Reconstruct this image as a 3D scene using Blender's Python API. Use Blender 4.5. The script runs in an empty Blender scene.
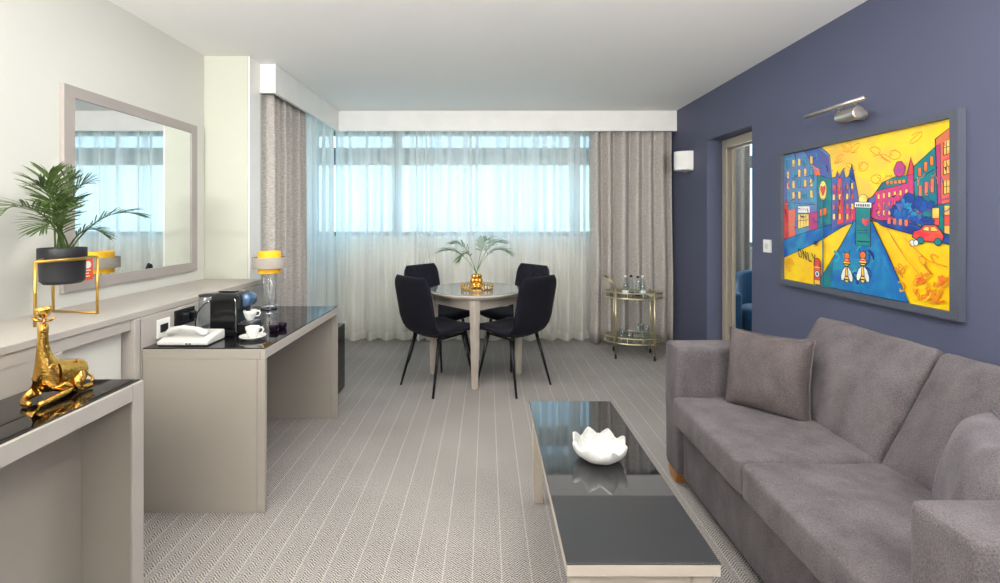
import bpy, bmesh, math, random
from mathutils import Vector, Matrix, noise
from mathutils.geometry import tessellate_polygon
PI = math.pi
random.seed(7)
scn = bpy.context.scene
COL = scn.collection

# ---------------------------------------------------------------- camera
cam_d = bpy.data.cameras.new('camera')
cam_d.sensor_fit = 'HORIZONTAL'
cam_d.sensor_width = 36.0
cam_d.lens = 36.0 * 0.46
cam_d.shift_x = 0.013
cam_d.shift_y = -0.071
cam_d.clip_start = 0.05
cam = bpy.data.objects.new('camera', cam_d)
COL.objects.link(cam)
cam.location = (0, 0, 1.31)
cam.rotation_euler = (PI / 2, 0, 0)
scn.camera = cam

# ---------------------------------------------------------------- view, world, lamps
scn.view_settings.view_transform = 'Standard'
scn.view_settings.look = 'None'
scn.view_settings.gamma = 1.0
scn.view_settings.exposure = 0.1
scn.cycles.transparent_max_bounces = 32
scn.view_settings.use_curve_mapping = False

def lin(c):
    return tuple(((v / 255) / 12.92 if v / 255 <= 0.04045 else ((v / 255 + 0.055) / 1.055) ** 2.4) for v in c)

world = bpy.data.worlds.new('world')
scn.world = world
world.use_nodes = True
wn, wl = world.node_tree.nodes, world.node_tree.links
wn.clear()
w_out = wn.new('ShaderNodeOutputWorld')
w_bg = wn.new('ShaderNodeBackground')
w_geo = wn.new('ShaderNodeTexCoord')
w_sep = wn.new('ShaderNodeSeparateXYZ')
w_ramp = wn.new('ShaderNodeValToRGB')
wl.new(w_geo.outputs['Generated'], w_sep.inputs[0])
w_map = wn.new('ShaderNodeMapRange')
w_map.inputs['From Min'].default_value = -0.35
w_map.inputs['From Max'].default_value = 0.6
wl.new(w_sep.outputs['Z'], w_map.inputs['Value'])
wl.new(w_map.outputs[0], w_ramp.inputs[0])
e = w_ramp.color_ramp.elements
e[0].position = 0.0; e[0].color = (*lin((176, 196, 200)), 1)
e[1].position = 1.0; e[1].color = (*lin((140, 206, 236)), 1)
for p, c in ((0.33, (194, 212, 222)), (0.38, (204, 226, 240)), (0.55, (190, 222, 242)), (0.75, (166, 212, 240))):
    n = e.new(p); n.color = (*lin(c), 1)
wl.new(w_ramp.outputs[0], w_bg.inputs['Color'])
w_bg.inputs['Strength'].default_value = 2.7
wl.new(w_bg.outputs[0], w_out.inputs[0])

def area_lamp(name, loc, rot, sx, sy, power, color=(1, 1, 1), portal=False):
    d = bpy.data.lights.new(name, 'AREA')
    d.shape = 'RECTANGLE'; d.size = sx; d.size_y = sy
    d.energy = power; d.color = color
    if portal:
        d.cycles.is_portal = True
    o = bpy.data.objects.new(name, d)
    o.location = loc; o.rotation_euler = rot
    COL.objects.link(o)
    return o

# daylight portals in the two windows
area_lamp('window_daylight', (0.0, 5.35, 1.7), (-PI / 2, 0, 0), 4.0, 1.3, 1, portal=True)
area_lamp('window_daylight', (-2.1, 4.2, 1.7), (0, -PI / 2, 0), 1.3, 1.7, 1, portal=True)
# fill lights added just under the ceiling, out of view, with no fixtures
for lx in (-0.45, 0.45):
    for ly, pw in ((2.25, 17), (-0.6, 10)):
        area_lamp('overhead_fill', (lx, ly, 2.44), (0, 0, 0), 0.55, 0.55, pw, (1.0, 0.98, 0.955))
# two upward fill lights added behind the camera to brighten ceiling and room
for lx in (-1.5, 1.5):
    area_lamp('upward_fill', (lx, -0.7, 1.7), (PI - 0.42, 0, 0), 0.5, 0.5, 160, (1.0, 0.985, 0.965))
# daylight of the bedroom beyond the door
area_lamp('bedroom_daylight', (3.4, 5.0, 1.7), (-PI / 2, 0, 0), 1.2, 1.2, 45, (0.9, 0.96, 1.0))

# ---------------------------------------------------------------- materials
MATS = {}
def mat(name, rgb, rough=0.6, metal=0.0, bump=None, var=None, spec=None, coat=0.0, sheen=0.0, trans=0.0, ior=None, emis=None):
    """bump=(scale, strength); var=(scale, amount) mottles the colour a little"""
    if name in MATS:
        return MATS[name]
    m = bpy.data.materials.new(name)
    m.use_nodes = True
    N, L = m.node_tree.nodes, m.node_tree.links
    b = N['Principled BSDF']
    col = lin(rgb)
    b.inputs['Base Color'].default_value = (*col, 1)
    b.inputs['Roughness'].default_value = rough
    b.inputs['Metallic'].default_value = metal
    if spec is not None: b.inputs['Specular IOR Level'].default_value = spec
    if coat: b.inputs['Coat Weight'].default_value = coat; b.inputs['Coat Roughness'].default_value = 0.05
    if sheen: b.inputs['Sheen Weight'].default_value = sheen; b.inputs['Sheen Roughness'].default_value = 0.4
    if trans: b.inputs['Transmission Weight'].default_value = trans
    if ior: b.inputs['IOR'].default_value = ior
    tc = N.new('ShaderNodeTexCoord')
    vs = var or (6, 0.04)
    nz = N.new('ShaderNodeTexNoise'); nz.inputs['Scale'].default_value = vs[0]; nz.inputs['Detail'].default_value = 4
    L.new(tc.outputs['Object'], nz.inputs['Vector'])
    mr = N.new('ShaderNodeMapRange')
    mr.inputs['From Min'].default_value = 0.25; mr.inputs['From Max'].default_value = 0.75
    mr.inputs['To Min'].default_value = 1 - vs[1]; mr.inputs['To Max'].default_value = 1 + vs[1]
    L.new(nz.outputs['Fac'], mr.inputs['Value'])
    mx = N.new('ShaderNodeVectorMath'); mx.operation = 'SCALE'
    mx.inputs[0].default_value = col
    L.new(mr.outputs[0], mx.inputs['Scale'])
    L.new(mx.outputs[0], b.inputs['Base Color'])
    if bump:
        bn = N.new('ShaderNodeTexNoise'); bn.inputs['Scale'].default_value = bump[0]; bn.inputs['Detail'].default_value = 3
        L.new(tc.outputs['Object'], bn.inputs['Vector'])
        bp = N.new('ShaderNodeBump'); bp.inputs['Strength'].default_value = bump[1]; bp.inputs['Distance'].default_value = 0.004
        L.new(bn.outputs['Fac'], bp.inputs['Height'])
        L.new(bp.outputs[0], b.inputs['Normal'])
    MATS[name] = m
    return m

def node_math(N, L, op, a, b=None, c=None):
    n = N.new('ShaderNodeMath'); n.operation = op
    for i, v in enumerate((a, b, c)):
        if v is None: continue
        if isinstance(v, (int, float)): n.inputs[i].default_value = v
        else: L.new(v, n.inputs[i])
    return n.outputs[0]

def carpet_material():
    m = bpy.data.materials.new('herringbone_carpet'); m.use_nodes = True
    N, L = m.node_tree.nodes, m.node_tree.links
    b = N['Principled BSDF']; b.inputs['Roughness'].default_value = 0.95; b.inputs['Specular IOR Level'].default_value = 0.1
    tc = N.new('ShaderNodeTexCoord'); sp = N.new('ShaderNodeSeparateXYZ')
    L.new(tc.outputs['Object'], sp.inputs[0])
    X, Y = sp.outputs['X'], sp.outputs['Y']
    P = 0.109
    nz = N.new('ShaderNodeTexNoise'); nz.inputs['Scale'].default_value = 60; nz.inputs['Detail'].default_value = 2
    L.new(tc.outputs['Object'], nz.inputs['Vector'])
    wob = node_math(N, L, 'MULTIPLY', node_math(N, L, 'SUBTRACT', nz.outputs['Fac'], 0.5), 0.006)
    u = node_math(N, L, 'FRACT', node_math(N, L, 'DIVIDE', node_math(N, L, 'ADD', X, wob), P))
    tri = node_math(N, L, 'ABSOLUTE', node_math(N, L, 'SUBTRACT', node_math(N, L, 'FRACT', node_math(N, L, 'MULTIPLY', u, 2.0)), 0.5))
    v = node_math(N, L, 'ADD', node_math(N, L, 'MULTIPLY', tri, P * 0.45), node_math(N, L, 'ADD', Y, wob))
    hatch = node_math(N, L, 'SINE', node_math(N, L, 'MULTIPLY', v, 2 * PI / 0.011))
    hatch = node_math(N, L, 'MULTIPLY_ADD', hatch, 0.5, 0.5)
    n2 = N.new('ShaderNodeTexNoise'); n2.inputs['Scale'].default_value = 170; n2.inputs['Detail'].default_value = 2
    L.new(tc.outputs['Object'], n2.inputs['Vector'])
    n3 = N.new('ShaderNodeTexNoise'); n3.inputs['Scale'].default_value = 2.5
    L.new(tc.outputs['Object'], n3.inputs['Vector'])
    f = node_math(N, L, 'ADD', node_math(N, L, 'MULTIPLY', hatch, 0.46), node_math(N, L, 'MULTIPLY', n2.outputs['Fac'], 0.72))
    f = node_math(N, L, 'ADD', f, node_math(N, L, 'MULTIPLY', n3.outputs['Fac'], 0.15))
    rp = N.new('ShaderNodeValToRGB')
    rp.color_ramp.elements[0].position = 0.3; rp.color_ramp.elements[0].color = (*lin((52, 49, 48)), 1)
    rp.color_ramp.elements[1].position = 0.95; rp.color_ramp.elements[1].color = (*lin((184, 178, 173)), 1)
    L.new(f, rp.inputs[0])
    line = node_math(N, L, 'LESS_THAN', node_math(N, L, 'ABSOLUTE', node_math(N, L, 'SUBTRACT', u, 0.5)), 0.022)
    n4 = N.new('ShaderNodeTexNoise'); n4.inputs['Scale'].default_value = 90; n4.inputs['Detail'].default_value = 1
    L.new(tc.outputs['Object'], n4.inputs['Vector'])
    line = node_math(N, L, 'MULTIPLY', line, node_math(N, L, 'MULTIPLY', n4.outputs['Fac'], 0.6))
    mx = N.new('ShaderNodeMix'); mx.data_type = 'RGBA'
    L.new(line, mx.inputs['Factor']); L.new(rp.outputs[0], mx.inputs['A'])
    mx.inputs['B'].default_value = (*lin((214, 207, 198)), 1)
    L.new(mx.outputs['Result'], b.inputs['Base Color'])
    bp = N.new('ShaderNodeBump'); bp.inputs['Strength'].default_value = 0.5; bp.inputs['Distance'].default_value = 0.004
    L.new(f, bp.inputs['Height']); L.new(bp.outputs[0], b.inputs['Normal'])
    return m

def sheer_material(name, alpha, rgb):
    m = bpy.data.materials.new(name); m.use_nodes = True
    N, L = m.node_tree.nodes, m.node_tree.links
    N.clear()
    out = N.new('ShaderNodeOutputMaterial')
    tr = N.new('ShaderNodeBsdfTransparent')
    df = N.new('ShaderNodeBsdfDiffuse'); df.inputs['Color'].default_value = (*lin(rgb), 1)
    tl = N.new('ShaderNodeBsdfTranslucent'); tl.inputs['Color'].default_value = (*lin(rgb), 1)
    a = N.new('ShaderNodeMixShader'); a.inputs[0].default_value = 0.6
    L.new(df.outputs[0], a.inputs[1]); L.new(tl.outputs[0], a.inputs[2])
    tc = N.new('ShaderNodeTexCoord')
    mp = N.new('ShaderNodeMapping'); mp.inputs['Scale'].default_value = (11, 11, 0.35)
    L.new(tc.outputs['Object'], mp.inputs['Vector'])
    nz = N.new('ShaderNodeTexNoise'); nz.inputs['Scale'].default_value = 1.0
    L.new(mp.outputs[0], nz.inputs['Vector'])
    fac = node_math(N, L, 'MINIMUM', node_math(N, L, 'MAXIMUM', node_math(N, L, 'MULTIPLY_ADD', nz.outputs['Fac'], 1.1, alpha - 0.55), 0.25), 0.95)
    # a thin weave covers more when seen along the cloth
    lw = N.new('ShaderNodeLayerWeight'); lw.inputs['Blend'].default_value = 0.5
    cs = node_math(N, L, 'MAXIMUM', node_math(N, L, 'SUBTRACT', 1.0, lw.outputs['Facing']), 0.15)
    fac = node_math(N, L, 'SUBTRACT', 1.0, node_math(N, L, 'POWER', node_math(N, L, 'SUBTRACT', 1.0, fac), node_math(N, L, 'DIVIDE', 1.0, cs)))
    b = N.new('ShaderNodeMixShader')
    L.new(fac, b.inputs[0]); L.new(tr.outputs[0], b.inputs[1]); L.new(a.outputs[0], b.inputs[2])
    L.new(b.outputs[0], out.inputs[0])
    return m

def thin_glass(name, tint=(255, 255, 255), refl=0.08, rough=0.0, alpha=0.0):
    m = bpy.data.materials.new(name); m.use_nodes = True
    N, L = m.node_tree.nodes, m.node_tree.links
    N.clear()
    out = N.new('ShaderNodeOutputMaterial')
    tr = N.new('ShaderNodeBsdfTransparent'); tr.inputs['Color'].default_value = (*lin(tint), 1)
    gl = N.new('ShaderNodeBsdfGlossy'); gl.inputs['Roughness'].default_value = rough
    lw = N.new('ShaderNodeLayerWeight'); lw.inputs['Blend'].default_value = 0.5
    fac = node_math(N, L, 'MULTIPLY_ADD', node_math(N, L, 'POWER', lw.outputs['Facing'], 4.0), 0.7, refl)
    b = N.new('ShaderNodeMixShader')
    L.new(fac, b.inputs[0]); L.new(tr.outputs[0], b.inputs[1]); L.new(gl.outputs[0], b.inputs[2])
    L.new(b.outputs[0], out.inputs[0])
    return m

def drape_material():
    m = mat('linen_drape', (164, 156, 148), 0.9, var=(5, 0.05), sheen=0.1)
    N, L = m.node_tree.nodes, m.node_tree.links
    b = N['Principled BSDF']
    tc = N.new('ShaderNodeTexCoord')
    mp = N.new('ShaderNodeMapping'); mp.inputs['Scale'].default_value = (45, 45, 160)
    L.new(tc.outputs['Object'], mp.inputs['Vector'])
    nz = N.new('ShaderNodeTexNoise'); nz.inputs['Scale'].default_value = 1.0; nz.inputs['Detail'].default_value = 3
    L.new(mp.outputs[0], nz.inputs['Vector'])
    rp = N.new('ShaderNodeValToRGB')
    rp.color_ramp.elements[0].position = 0.3; rp.color_ramp.elements[0].color = (*lin((160, 154, 147)), 1)
    rp.color_ramp.elements[1].position = 0.72; rp.color_ramp.elements[1].color = (*lin((202, 196, 189)), 1)
    L.new(nz.outputs['Fac'], rp.inputs[0])
    L.new(rp.outputs[0], b.inputs['Base Color'])
    return m

def quilt_material():
    m = mat('navy_velvet_quilted', (22, 22, 34), 0.8, spec=0.25, sheen=0.06, var=(12, 0.25))
    N, L = m.node_tree.nodes, m.node_tree.links
    b = N['Principled BSDF']
    tc = N.new('ShaderNodeTexCoord'); sp = N.new('ShaderNodeSeparateXYZ')
    L.new(tc.outputs['Object'], sp.inputs[0])
    S = 1 / 0.075
    a = node_math(N, L, 'MULTIPLY', node_math(N, L, 'ADD', sp.outputs['X'], node_math(N, L, 'MULTIPLY', sp.outputs['Z'], 0.8)), S)
    c = node_math(N, L, 'MULTIPLY', node_math(N, L, 'SUBTRACT', sp.outputs['X'], node_math(N, L, 'MULTIPLY', sp.outputs['Z'], 0.8)), S)
    pa = node_math(N, L, 'PINGPONG', a, 0.5); pc = node_math(N, L, 'PINGPONG', c, 0.5)
    h = node_math(N, L, 'POWER', node_math(N, L, 'MULTIPLY', node_math(N, L, 'MULTIPLY', pa, pc), 4), 0.35)
    bp = N.new('ShaderNodeBump'); bp.inputs['Strength'].default_value = 0.9; bp.inputs['Distance'].default_value = 0.008
    L.new(h, bp.inputs['Height']); L.new(bp.outputs[0], b.inputs['Normal'])
    return m

def chenille(name, rgb):
    m = mat(name, rgb, 0.95, spec=0.1, sheen=0.08)
    N, L = m.node_tree.nodes, m.node_tree.links
    b = N['Principled BSDF']; tc = N.new('ShaderNodeTexCoord')
    def nz(scale, detail, sc=(1, 1, 1)):
        mp = N.new('ShaderNodeMapping'); mp.inputs['Scale'].default_value = sc
        L.new(tc.outputs['Object'], mp.inputs['Vector'])
        n = N.new('ShaderNodeTexNoise'); n.inputs['Scale'].default_value = scale; n.inputs['Detail'].default_value = detail
        L.new(mp.outputs[0], n.inputs['Vector']); return n.outputs['Fac']
    brushed = nz(13, 5, (1, 1, 0.6)); grain = nz(210, 2, (1, 2.2, 1)); weave = nz(480, 1)
    f = node_math(N, L, 'ADD', node_math(N, L, 'MULTIPLY', brushed, 0.55), node_math(N, L, 'MULTIPLY', grain, 0.8))
    f = node_math(N, L, 'ADD', f, node_math(N, L, 'MULTIPLY', weave, 0.5))
    mr = N.new('ShaderNodeMapRange'); mr.inputs['From Min'].default_value = 0.6; mr.inputs['From Max'].default_value = 1.25
    mr.inputs['To Min'].default_value = 0.42; mr.inputs['To Max'].default_value = 1.62
    L.new(f, mr.inputs['Value'])
    v = N.new('ShaderNodeVectorMath'); v.operation = 'SCALE'; v.inputs[0].default_value = lin(rgb)
    L.new(mr.outputs[0], v.inputs['Scale']); L.new(v.outputs[0], b.inputs['Base Color'])
    bp = N.new('ShaderNodeBump'); bp.inputs['Strength'].default_value = 0.5; bp.inputs['Distance'].default_value = 0.004
    L.new(grain, bp.inputs['Height']); L.new(bp.outputs[0], b.inputs['Normal'])
    return m

M_WALL = mat('cream_wall_paint', (210, 210, 202), 0.7, bump=(180, 0.06), var=(2, 0.015))
M_COLUMN = mat('pale_green_cream_paint', (198, 200, 185), 0.7, bump=(180, 0.06), var=(2, 0.015))
M_CEIL = mat('ceiling_paint', (238, 237, 234), 0.8, var=(2, 0.01))
M_BLUE = mat('blue_wallpaper', (80, 84, 107), 0.62, bump=(260, 0.12), var=(3, 0.03))
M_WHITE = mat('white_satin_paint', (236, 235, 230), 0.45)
M_BEIGE = mat('beige_laminate', (160, 153, 143), 0.45, var=(4, 0.02))
M_SHELF = mat('beige_painted_board', (174, 168, 160), 0.5, var=(4, 0.02))
M_FRAME = mat('mirror_frame_paint', (164, 157, 151), 0.5)
M_BGLASS = mat('black_glass', (9, 9, 11), 0.02, ior=1.85)
M_CGLASS = mat('charcoal_glass', (38, 38, 40), 0.02, spec=0.5, ior=2.2)
M_GOLD = mat('gold', (222, 172, 84), 0.2, 1.0, bump=(60, 0.7))
M_GOLDWIRE = mat('gold_wire', (206, 168, 84), 0.35, 0.85)
M_BRASS = mat('brass', (206, 192, 156), 0.28, 1.0)
M_SOFA = chenille('grey_chenille', (93, 87, 90))
M_SOFAG = chenille('light_grey_chenille', (104, 98, 102))
M_SOFAP = chenille('taupe_chenille', (88, 81, 81))
M_VELVET = mat('navy_velvet', (14, 14, 24), 0.85, spec=0.2, sheen=0.03, var=(12, 0.3))
M_QUILT = quilt_material()
M_BLACKMETAL = mat('black_metal', (16, 16, 18), 0.4, 0.4)
M_BLACK = mat('black_plastic', (17, 17, 19), 0.3, bump=(90, 0.05))
M_BLACKMATT = mat('matt_black_ceramic', (30, 31, 36), 0.5)
M_CHROME = mat('chrome', (225, 226, 228), 0.08, 1.0)
M_STEEL = mat('brushed_steel', (206, 198, 188), 0.32, 0.9)
M_LEAF = mat('palm_leaf', (66, 88, 38), 0.5, var=(20, 0.4), spec=0.4)
M_LEAFPALE = mat('palm_leaf_pale', (64, 98, 48), 0.5, var=(20, 0.3))
M_STEM = mat('palm_stem', (110, 128, 70), 0.5)
M_SOIL = mat('soil', (48, 38, 30), 0.95, bump=(60, 0.8))
M_PORC = mat('white_porcelain', (226, 225, 220), 0.12, coat=0.3)
M_PEARL = mat('pearl_white', (218, 217, 212), 0.3, bump=(70, 0.25), coat=0.3)
M_PHONE = mat('phone_white', (206, 204, 199), 0.35)
M_WOOD = mat('oak_foot', (176, 116, 62), 0.4, var=(30, 0.15))
M_TABLE = mat('pale_taupe_wood', (182, 172, 160), 0.45, var=(8, 0.04))
M_TGLASS = mat('grey_table_glass', (134, 134, 132), 0.04, spec=0.8)
M_YELLOW = mat('yellow_shade', (250, 190, 30), 0.6)
M_GREYSHADE = mat('grey_linen_shade', (168, 160, 150), 0.9, bump=(200, 0.3))
M_PFRAME = mat('picture_frame_grey', (76, 80, 92), 0.5, bump=(90, 0.3))
M_ALU = mat('window_frame_grey', (120, 136, 142), 0.5)
M_DOORF = mat('door_frame_paint', (170, 160, 144), 0.5)
M_SHEER = sheer_material('sheer_voile', 0.66, (250, 249, 245))
M_SHEERHEM = sheer_material('sheer_voile_hem', 0.9, (244, 244, 240))
M_DRAPE = drape_material()
M_PANE = thin_glass('window_pane', (240, 250, 253), 0.004)
M_CLEAR = thin_glass('clear_glass', (250, 252, 252), 0.07)
M_BOTTLE = thin_glass('bottle_glass', (238, 246, 248), 0.14)
M_TRAYGLASS = thin_glass('tray_glass', (242, 246, 242), 0.14)
M_TANK = thin_glass('tank_plastic', (240, 244, 248), 0.14, 0.1)
M_ORANGE = mat('orange_card', (226, 84, 40), 0.6)
M_TEAL = mat('teal_velvet', (20, 74, 112), 0.8, sheen=0.4)
M_SILL = mat('sill_wall_cream', (242, 240, 230), 0.7)
M_MIRROR = mat('mirror_silver', (238, 242, 242), 0.0, 1.0, var=(1, 0.0))
M_FRIDGE = mat('black_fridge_glass', (14, 14, 16), 0.08)
M_CAPS = mat('dark_purple_foil', (44, 26, 52), 0.25, 0.7)
M_BLUEREFLECT = mat('blue_reflection_plastic', (70, 96, 128), 0.2, 0.3)  # blue of a reflection put into the brew head's base colour
M_DARKSLOT = mat('dark_slot', (20, 20, 20), 0.6)

# ---------------------------------------------------------------- builders
def link(o, parent=None):
    COL.objects.link(o)
    if parent is not None:
        o.parent = parent
    return o

def obj(name, bm, m, parent=None, smooth=False, bevel=0.0, sub=0, loc=None, seg=2):
    me = bpy.data.meshes.new(name)
    bmesh.ops.recalc_face_normals(bm, faces=bm.faces)
    bm.to_mesh(me); bm.free()
    for mm in (m if isinstance(m, (list, tuple)) else [m]):
        me.materials.append(mm)
    if smooth:
        for p in me.polygons: p.use_smooth = True
    o = bpy.data.objects.new(name, me)
    link(o, parent)
    if loc: o.location = loc
    if bevel:
        b = o.modifiers.new('bevel', 'BEVEL'); b.width = bevel; b.segments = seg; b.limit_method = 'ANGLE'; b.angle_limit = 0.6
    if sub:
        s = o.modifiers.new('sub', 'SUBSURF'); s.levels = sub; s.render_levels = sub
    return o

def tag(o, label, cat, group=None):
    o['label'] = label; o['category'] = cat
    if group: o['group'] = group
    return o

def thing(name, label, cat, loc=(0, 0, 0), rz=0.0, group=None):
    o = bpy.data.objects.new(name, None)
    o.empty_display_size = 0.1
    COL.objects.link(o)
    o.location = loc; o.rotation_euler = (0, 0, rz)
    return tag(o, label, cat, group)

def copy_tree(o, loc, rz, label, parent=None):
    c = o.copy(); COL.objects.link(c)
    if parent is not None: c.parent = parent
    else:
        c.location = loc; c.rotation_euler = (0, 0, rz); c['label'] = label
    for ch in list(o.children):
        copy_tree(ch, None, None, None, c)
    return c

def struct(name, bm, m, parent=None, **k):
    o = obj(name, bm, m, parent, **k)
    if parent is None: o['kind'] = 'structure'
    return o

def NB(): return bmesh.new()

def box(bm, x0, x1, y0, y1, z0, z1, mi=0):
    v = [bm.verts.new((x, y, z)) for x in (x0, x1) for y in (y0, y1) for z in (z0, z1)]
    for f in ((0, 1, 3, 2), (4, 6, 7, 5), (0, 4, 5, 1), (2, 3, 7, 6), (0, 2, 6, 4), (1, 5, 7, 3)):
        bm.faces.new([v[i] for i in f]).material_index = mi
    return bm

def frame_axes(d):
    d = d.normalized()
    up = Vector((0, 0, 1)) if abs(d.z) < 0.95 else Vector((1, 0, 0))
    a = d.cross(up).normalized(); b = d.cross(a).normalized()
    return a, b

def tube(bm, pts, r, seg=10, cap=True, closed=False, squash=1.0):
    pts = [Vector(p) for p in pts]
    n = len(pts)
    rr = r if isinstance(r, (list, tuple)) else [r] * n
    rings = []
    pa = None
    for i, p in enumerate(pts):
        if closed: d = pts[(i + 1) % n] - pts[i - 1]
        else: d = pts[min(i + 1, n - 1)] - pts[max(i - 1, 0)]
        d.normalize()
        if pa is None:
            a, b = frame_axes(d)
        else:
            a = (pa - d * pa.dot(d)).normalized(); b = d.cross(a).normalized()
        pa = a
        rings.append([bm.verts.new(p + (a * math.cos(t) + b * math.sin(t) * squash) * rr[i]) for t in [2 * PI * k / seg for k in range(seg)]])
    m = n if closed else n - 1
    for i in range(m):
        A, B = rings[i], rings[(i + 1) % n]
        for k in range(seg):
            bm.faces.new((A[k], A[(k + 1) % seg], B[(k + 1) % seg], B[k]))
    if cap and not closed:
        bm.faces.new(rings[0]); bm.faces.new(rings[-1][::-1])
    return bm

def lathe(bm, prof, c=(0, 0, 0), seg=32, axis='z', sx=1.0, sy=1.0):
    """prof: list of (r, h) ; closed at ends where r==0"""
    c = Vector(c)
    rings = []
    for r, h in prof:
        if r < 1e-6:
            p = (0, 0, h)
            rings.append([p])
        else:
            rings.append([(r * sx * math.cos(2 * PI * k / seg), r * sy * math.sin(2 * PI * k / seg), h) for k in range(seg)])
    def T(p):
        x, y, z = p
        if axis == 'x': p = (z, x, y)
        elif axis == 'y': p = (y, z, x)
        return bm.verts.new(c + Vector(p))
    R = [[T(p) for p in ring] for ring in rings]
    for A, B in zip(R, R[1:]):
        for k in range(seg):
            k2 = (k + 1) % seg
            if len(A) == 1 and len(B) == 1: continue
            if len(A) == 1: bm.faces.new((A[0], B[k2], B[k]))
            elif len(B) == 1: bm.faces.new((A[k], A[k2], B[0]))
            else: bm.faces.new((A[k], A[k2], B[k2], B[k]))
    return bm

def cyl(bm, r, z0, z1, c=(0, 0, 0), seg=24, axis='z', b=0.0):
    if b: return lathe(bm, [(0, z0), (r - b, z0), (r, z0 + b), (r, z1 - b), (r - b, z1), (0, z1)], c, seg, axis)
    return lathe(bm, [(0, z0), (r, z0), (r, z1), (0, z1)], c, seg, axis)

def tapered_leg(bm, top, bot, wt, wb):
    vs = []
    for (x, y, z), w in ((bot, wb), (top, wt)):
        h = w / 2
        vs.append([bm.verts.new((x + sx * h, y + sy * h, z)) for sx, sy in ((-1, -1), (1, -1), (1, 1), (-1, 1))])
    bm.faces.new(vs[0][::-1]); bm.faces.new(vs[1])
    for k in range(4):
        bm.faces.new((vs[0][k], vs[0][(k + 1) % 4], vs[1][(k + 1) % 4], vs[1][k]))
    return bm

def soft_box(bm, dx, dy, dz, r, crown=(0, 0, 0), n=14, wob=0.0, seed=0, mtx=None, pinch=0.0):
    """a rounded, slightly crowned upholstered block centred on 0"""
    H = Vector((dx / 2, dy / 2, dz / 2))
    tmp = bmesh.new()
    bmesh.ops.create_cube(tmp, size=2.0)
    bmesh.ops.subdivide_edges(tmp, edges=tmp.edges[:], cuts=n, use_grid_fill=True)
    for v in tmp.verts:
        u = v.co.copy()
        # denser sampling towards the edges
        s = Vector([math.sin(c * PI / 2) if abs(c) < 1 else c for c in u])
        p = Vector((s.x * H.x, s.y * H.y, s.z * H.z))
        q = Vector([max(-(h - r), min(h - r, c)) for c, h in zip(p, H)])
        d = p - q
        if d.length > 1e-9:
            p = q + d.normalized() * r
        fx, fy, fz = 1 - s.x ** 2, 1 - s.y ** 2, 1 - s.z ** 2
        p.x += math.copysign(crown[0] * fy * fz, s.x) * abs(s.x)
        p.y += math.copysign(crown[1] * fx * fz, s.y) * abs(s.y)
        p.z += math.copysign(crown[2] * fx * fy, s.z) * abs(s.z)
        if wob:
            w = noise.noise_vector(p * 5.0 + Vector((seed * 3.1, seed, 0)))
            p += w * wob + noise.noise_vector(p * 14.0 + Vector((seed, 0, seed))) * wob * 0.3
        if mtx is not None: p = mtx @ p
        v.co = p
    me = bpy.data.meshes.new('tmp'); tmp.to_mesh(me); tmp.free()
    bm.from_mesh(me); bpy.data.meshes.remove(me)
    return bm

def pillow(bm, w, h, t, n=22, seed=0, wob=0.006, mtx=None, ear=0.07):
    """scatter cushion: X width, Z height, Y thickness, pointed corners"""
    rows = {}
    for side in (1, -1):
        for i in range(n + 1):
            for j in range(n + 1):
                u = -1 + 2 * i / n; v = -1 + 2 * j / n
                edge = (i in (0, n)) or (j in (0, n))
                if edge and side == -1:
                    rows[(side, i, j)] = rows[(1, i, j)]; continue
                th = t / 2 * ((1 - u ** 4) * (1 - v ** 4)) ** 0.55
                x = u * w / 2 * (1 - ear * (1 - abs(v) ** 2) * abs(u) ** 3)
                z = v * h / 2 * (1 - ear * (1 - abs(u) ** 2) * abs(v) ** 3)
                p = Vector((x, side * th, z))
                k = noise.noise_vector(Vector((x, z, side)) * 7 + Vector((seed, seed * 2, 0)))
                p += k * wob
                p.y += side * wob * 1.3 * noise.noise(Vector((x * 20, z * 9, seed + side * 5))) * (0 if edge else 1)
                rows[(side, i, j)] = bm.verts.new(mtx @ p if mtx is not None else p)
    for side in (1, -1):
        for i in range(n):
            for j in range(n):
                f = [rows[(side, i, j)], rows[(side, i + 1, j)], rows[(side, i + 1, j + 1)], rows[(side, i, j + 1)]]
                bm.faces.new(f)
    return bm

def pillow_edge(w, h, n=40, ear=0.07):
    pts = []
    for k in range(4):
        for i in range(n // 4):
            s = -1 + 2 * i / (n // 4)
            u, v = [(s, -1), (1, s), (-s, 1), (-1, -s)][k]
            x = u * w / 2 * (1 - ear * (1 - abs(v) ** 2) * abs(u) ** 3)
            z = v * h / 2 * (1 - ear * (1 - abs(u) ** 2) * abs(v) ** 3)
            pts.append(Vector((x, 0, z)))
    return pts

def R3(x=0, y=0, z=0): return Matrix.Rotation(z, 4, 'Z') @ Matrix.Rotation(y, 4, 'Y') @ Matrix.Rotation(x, 4, 'X')

# ================================================================ THE ROOM
XL, XR, YB, ZC = -1.97, 1.98, 5.15, 2.456
YN = -2.6
struct('floor', box(NB(), -2.4, XR + 0.35, YN, YB + 0.2, -0.1, 0.0), carpet_material())
struct('ceiling', box(NB(), -2.4, 4.6, YN, YB + 0.3, ZC, ZC + 0.1), M_CEIL)
struct('wall_left', box(NB(), XL - 0.2, XL, YN, 3.36, 0, ZC), M_WALL)
struct('wall_near', box(NB(), XL - 0.2, XR + 0.3, YN - 0.1, YN, 0, ZC), M_WALL)
struct('column_lit_side', box(NB(), -1.664, -1.655, 3.206, 3.358, 0.0, ZC - 0.001), M_WHITE)  # white board added over the column's side face to make it look brightly lit
struct('wall_column', box(NB(), XL, -1.665, 3.2, 3.40, 0, ZC), M_COLUMN, bevel=0.004)
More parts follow.
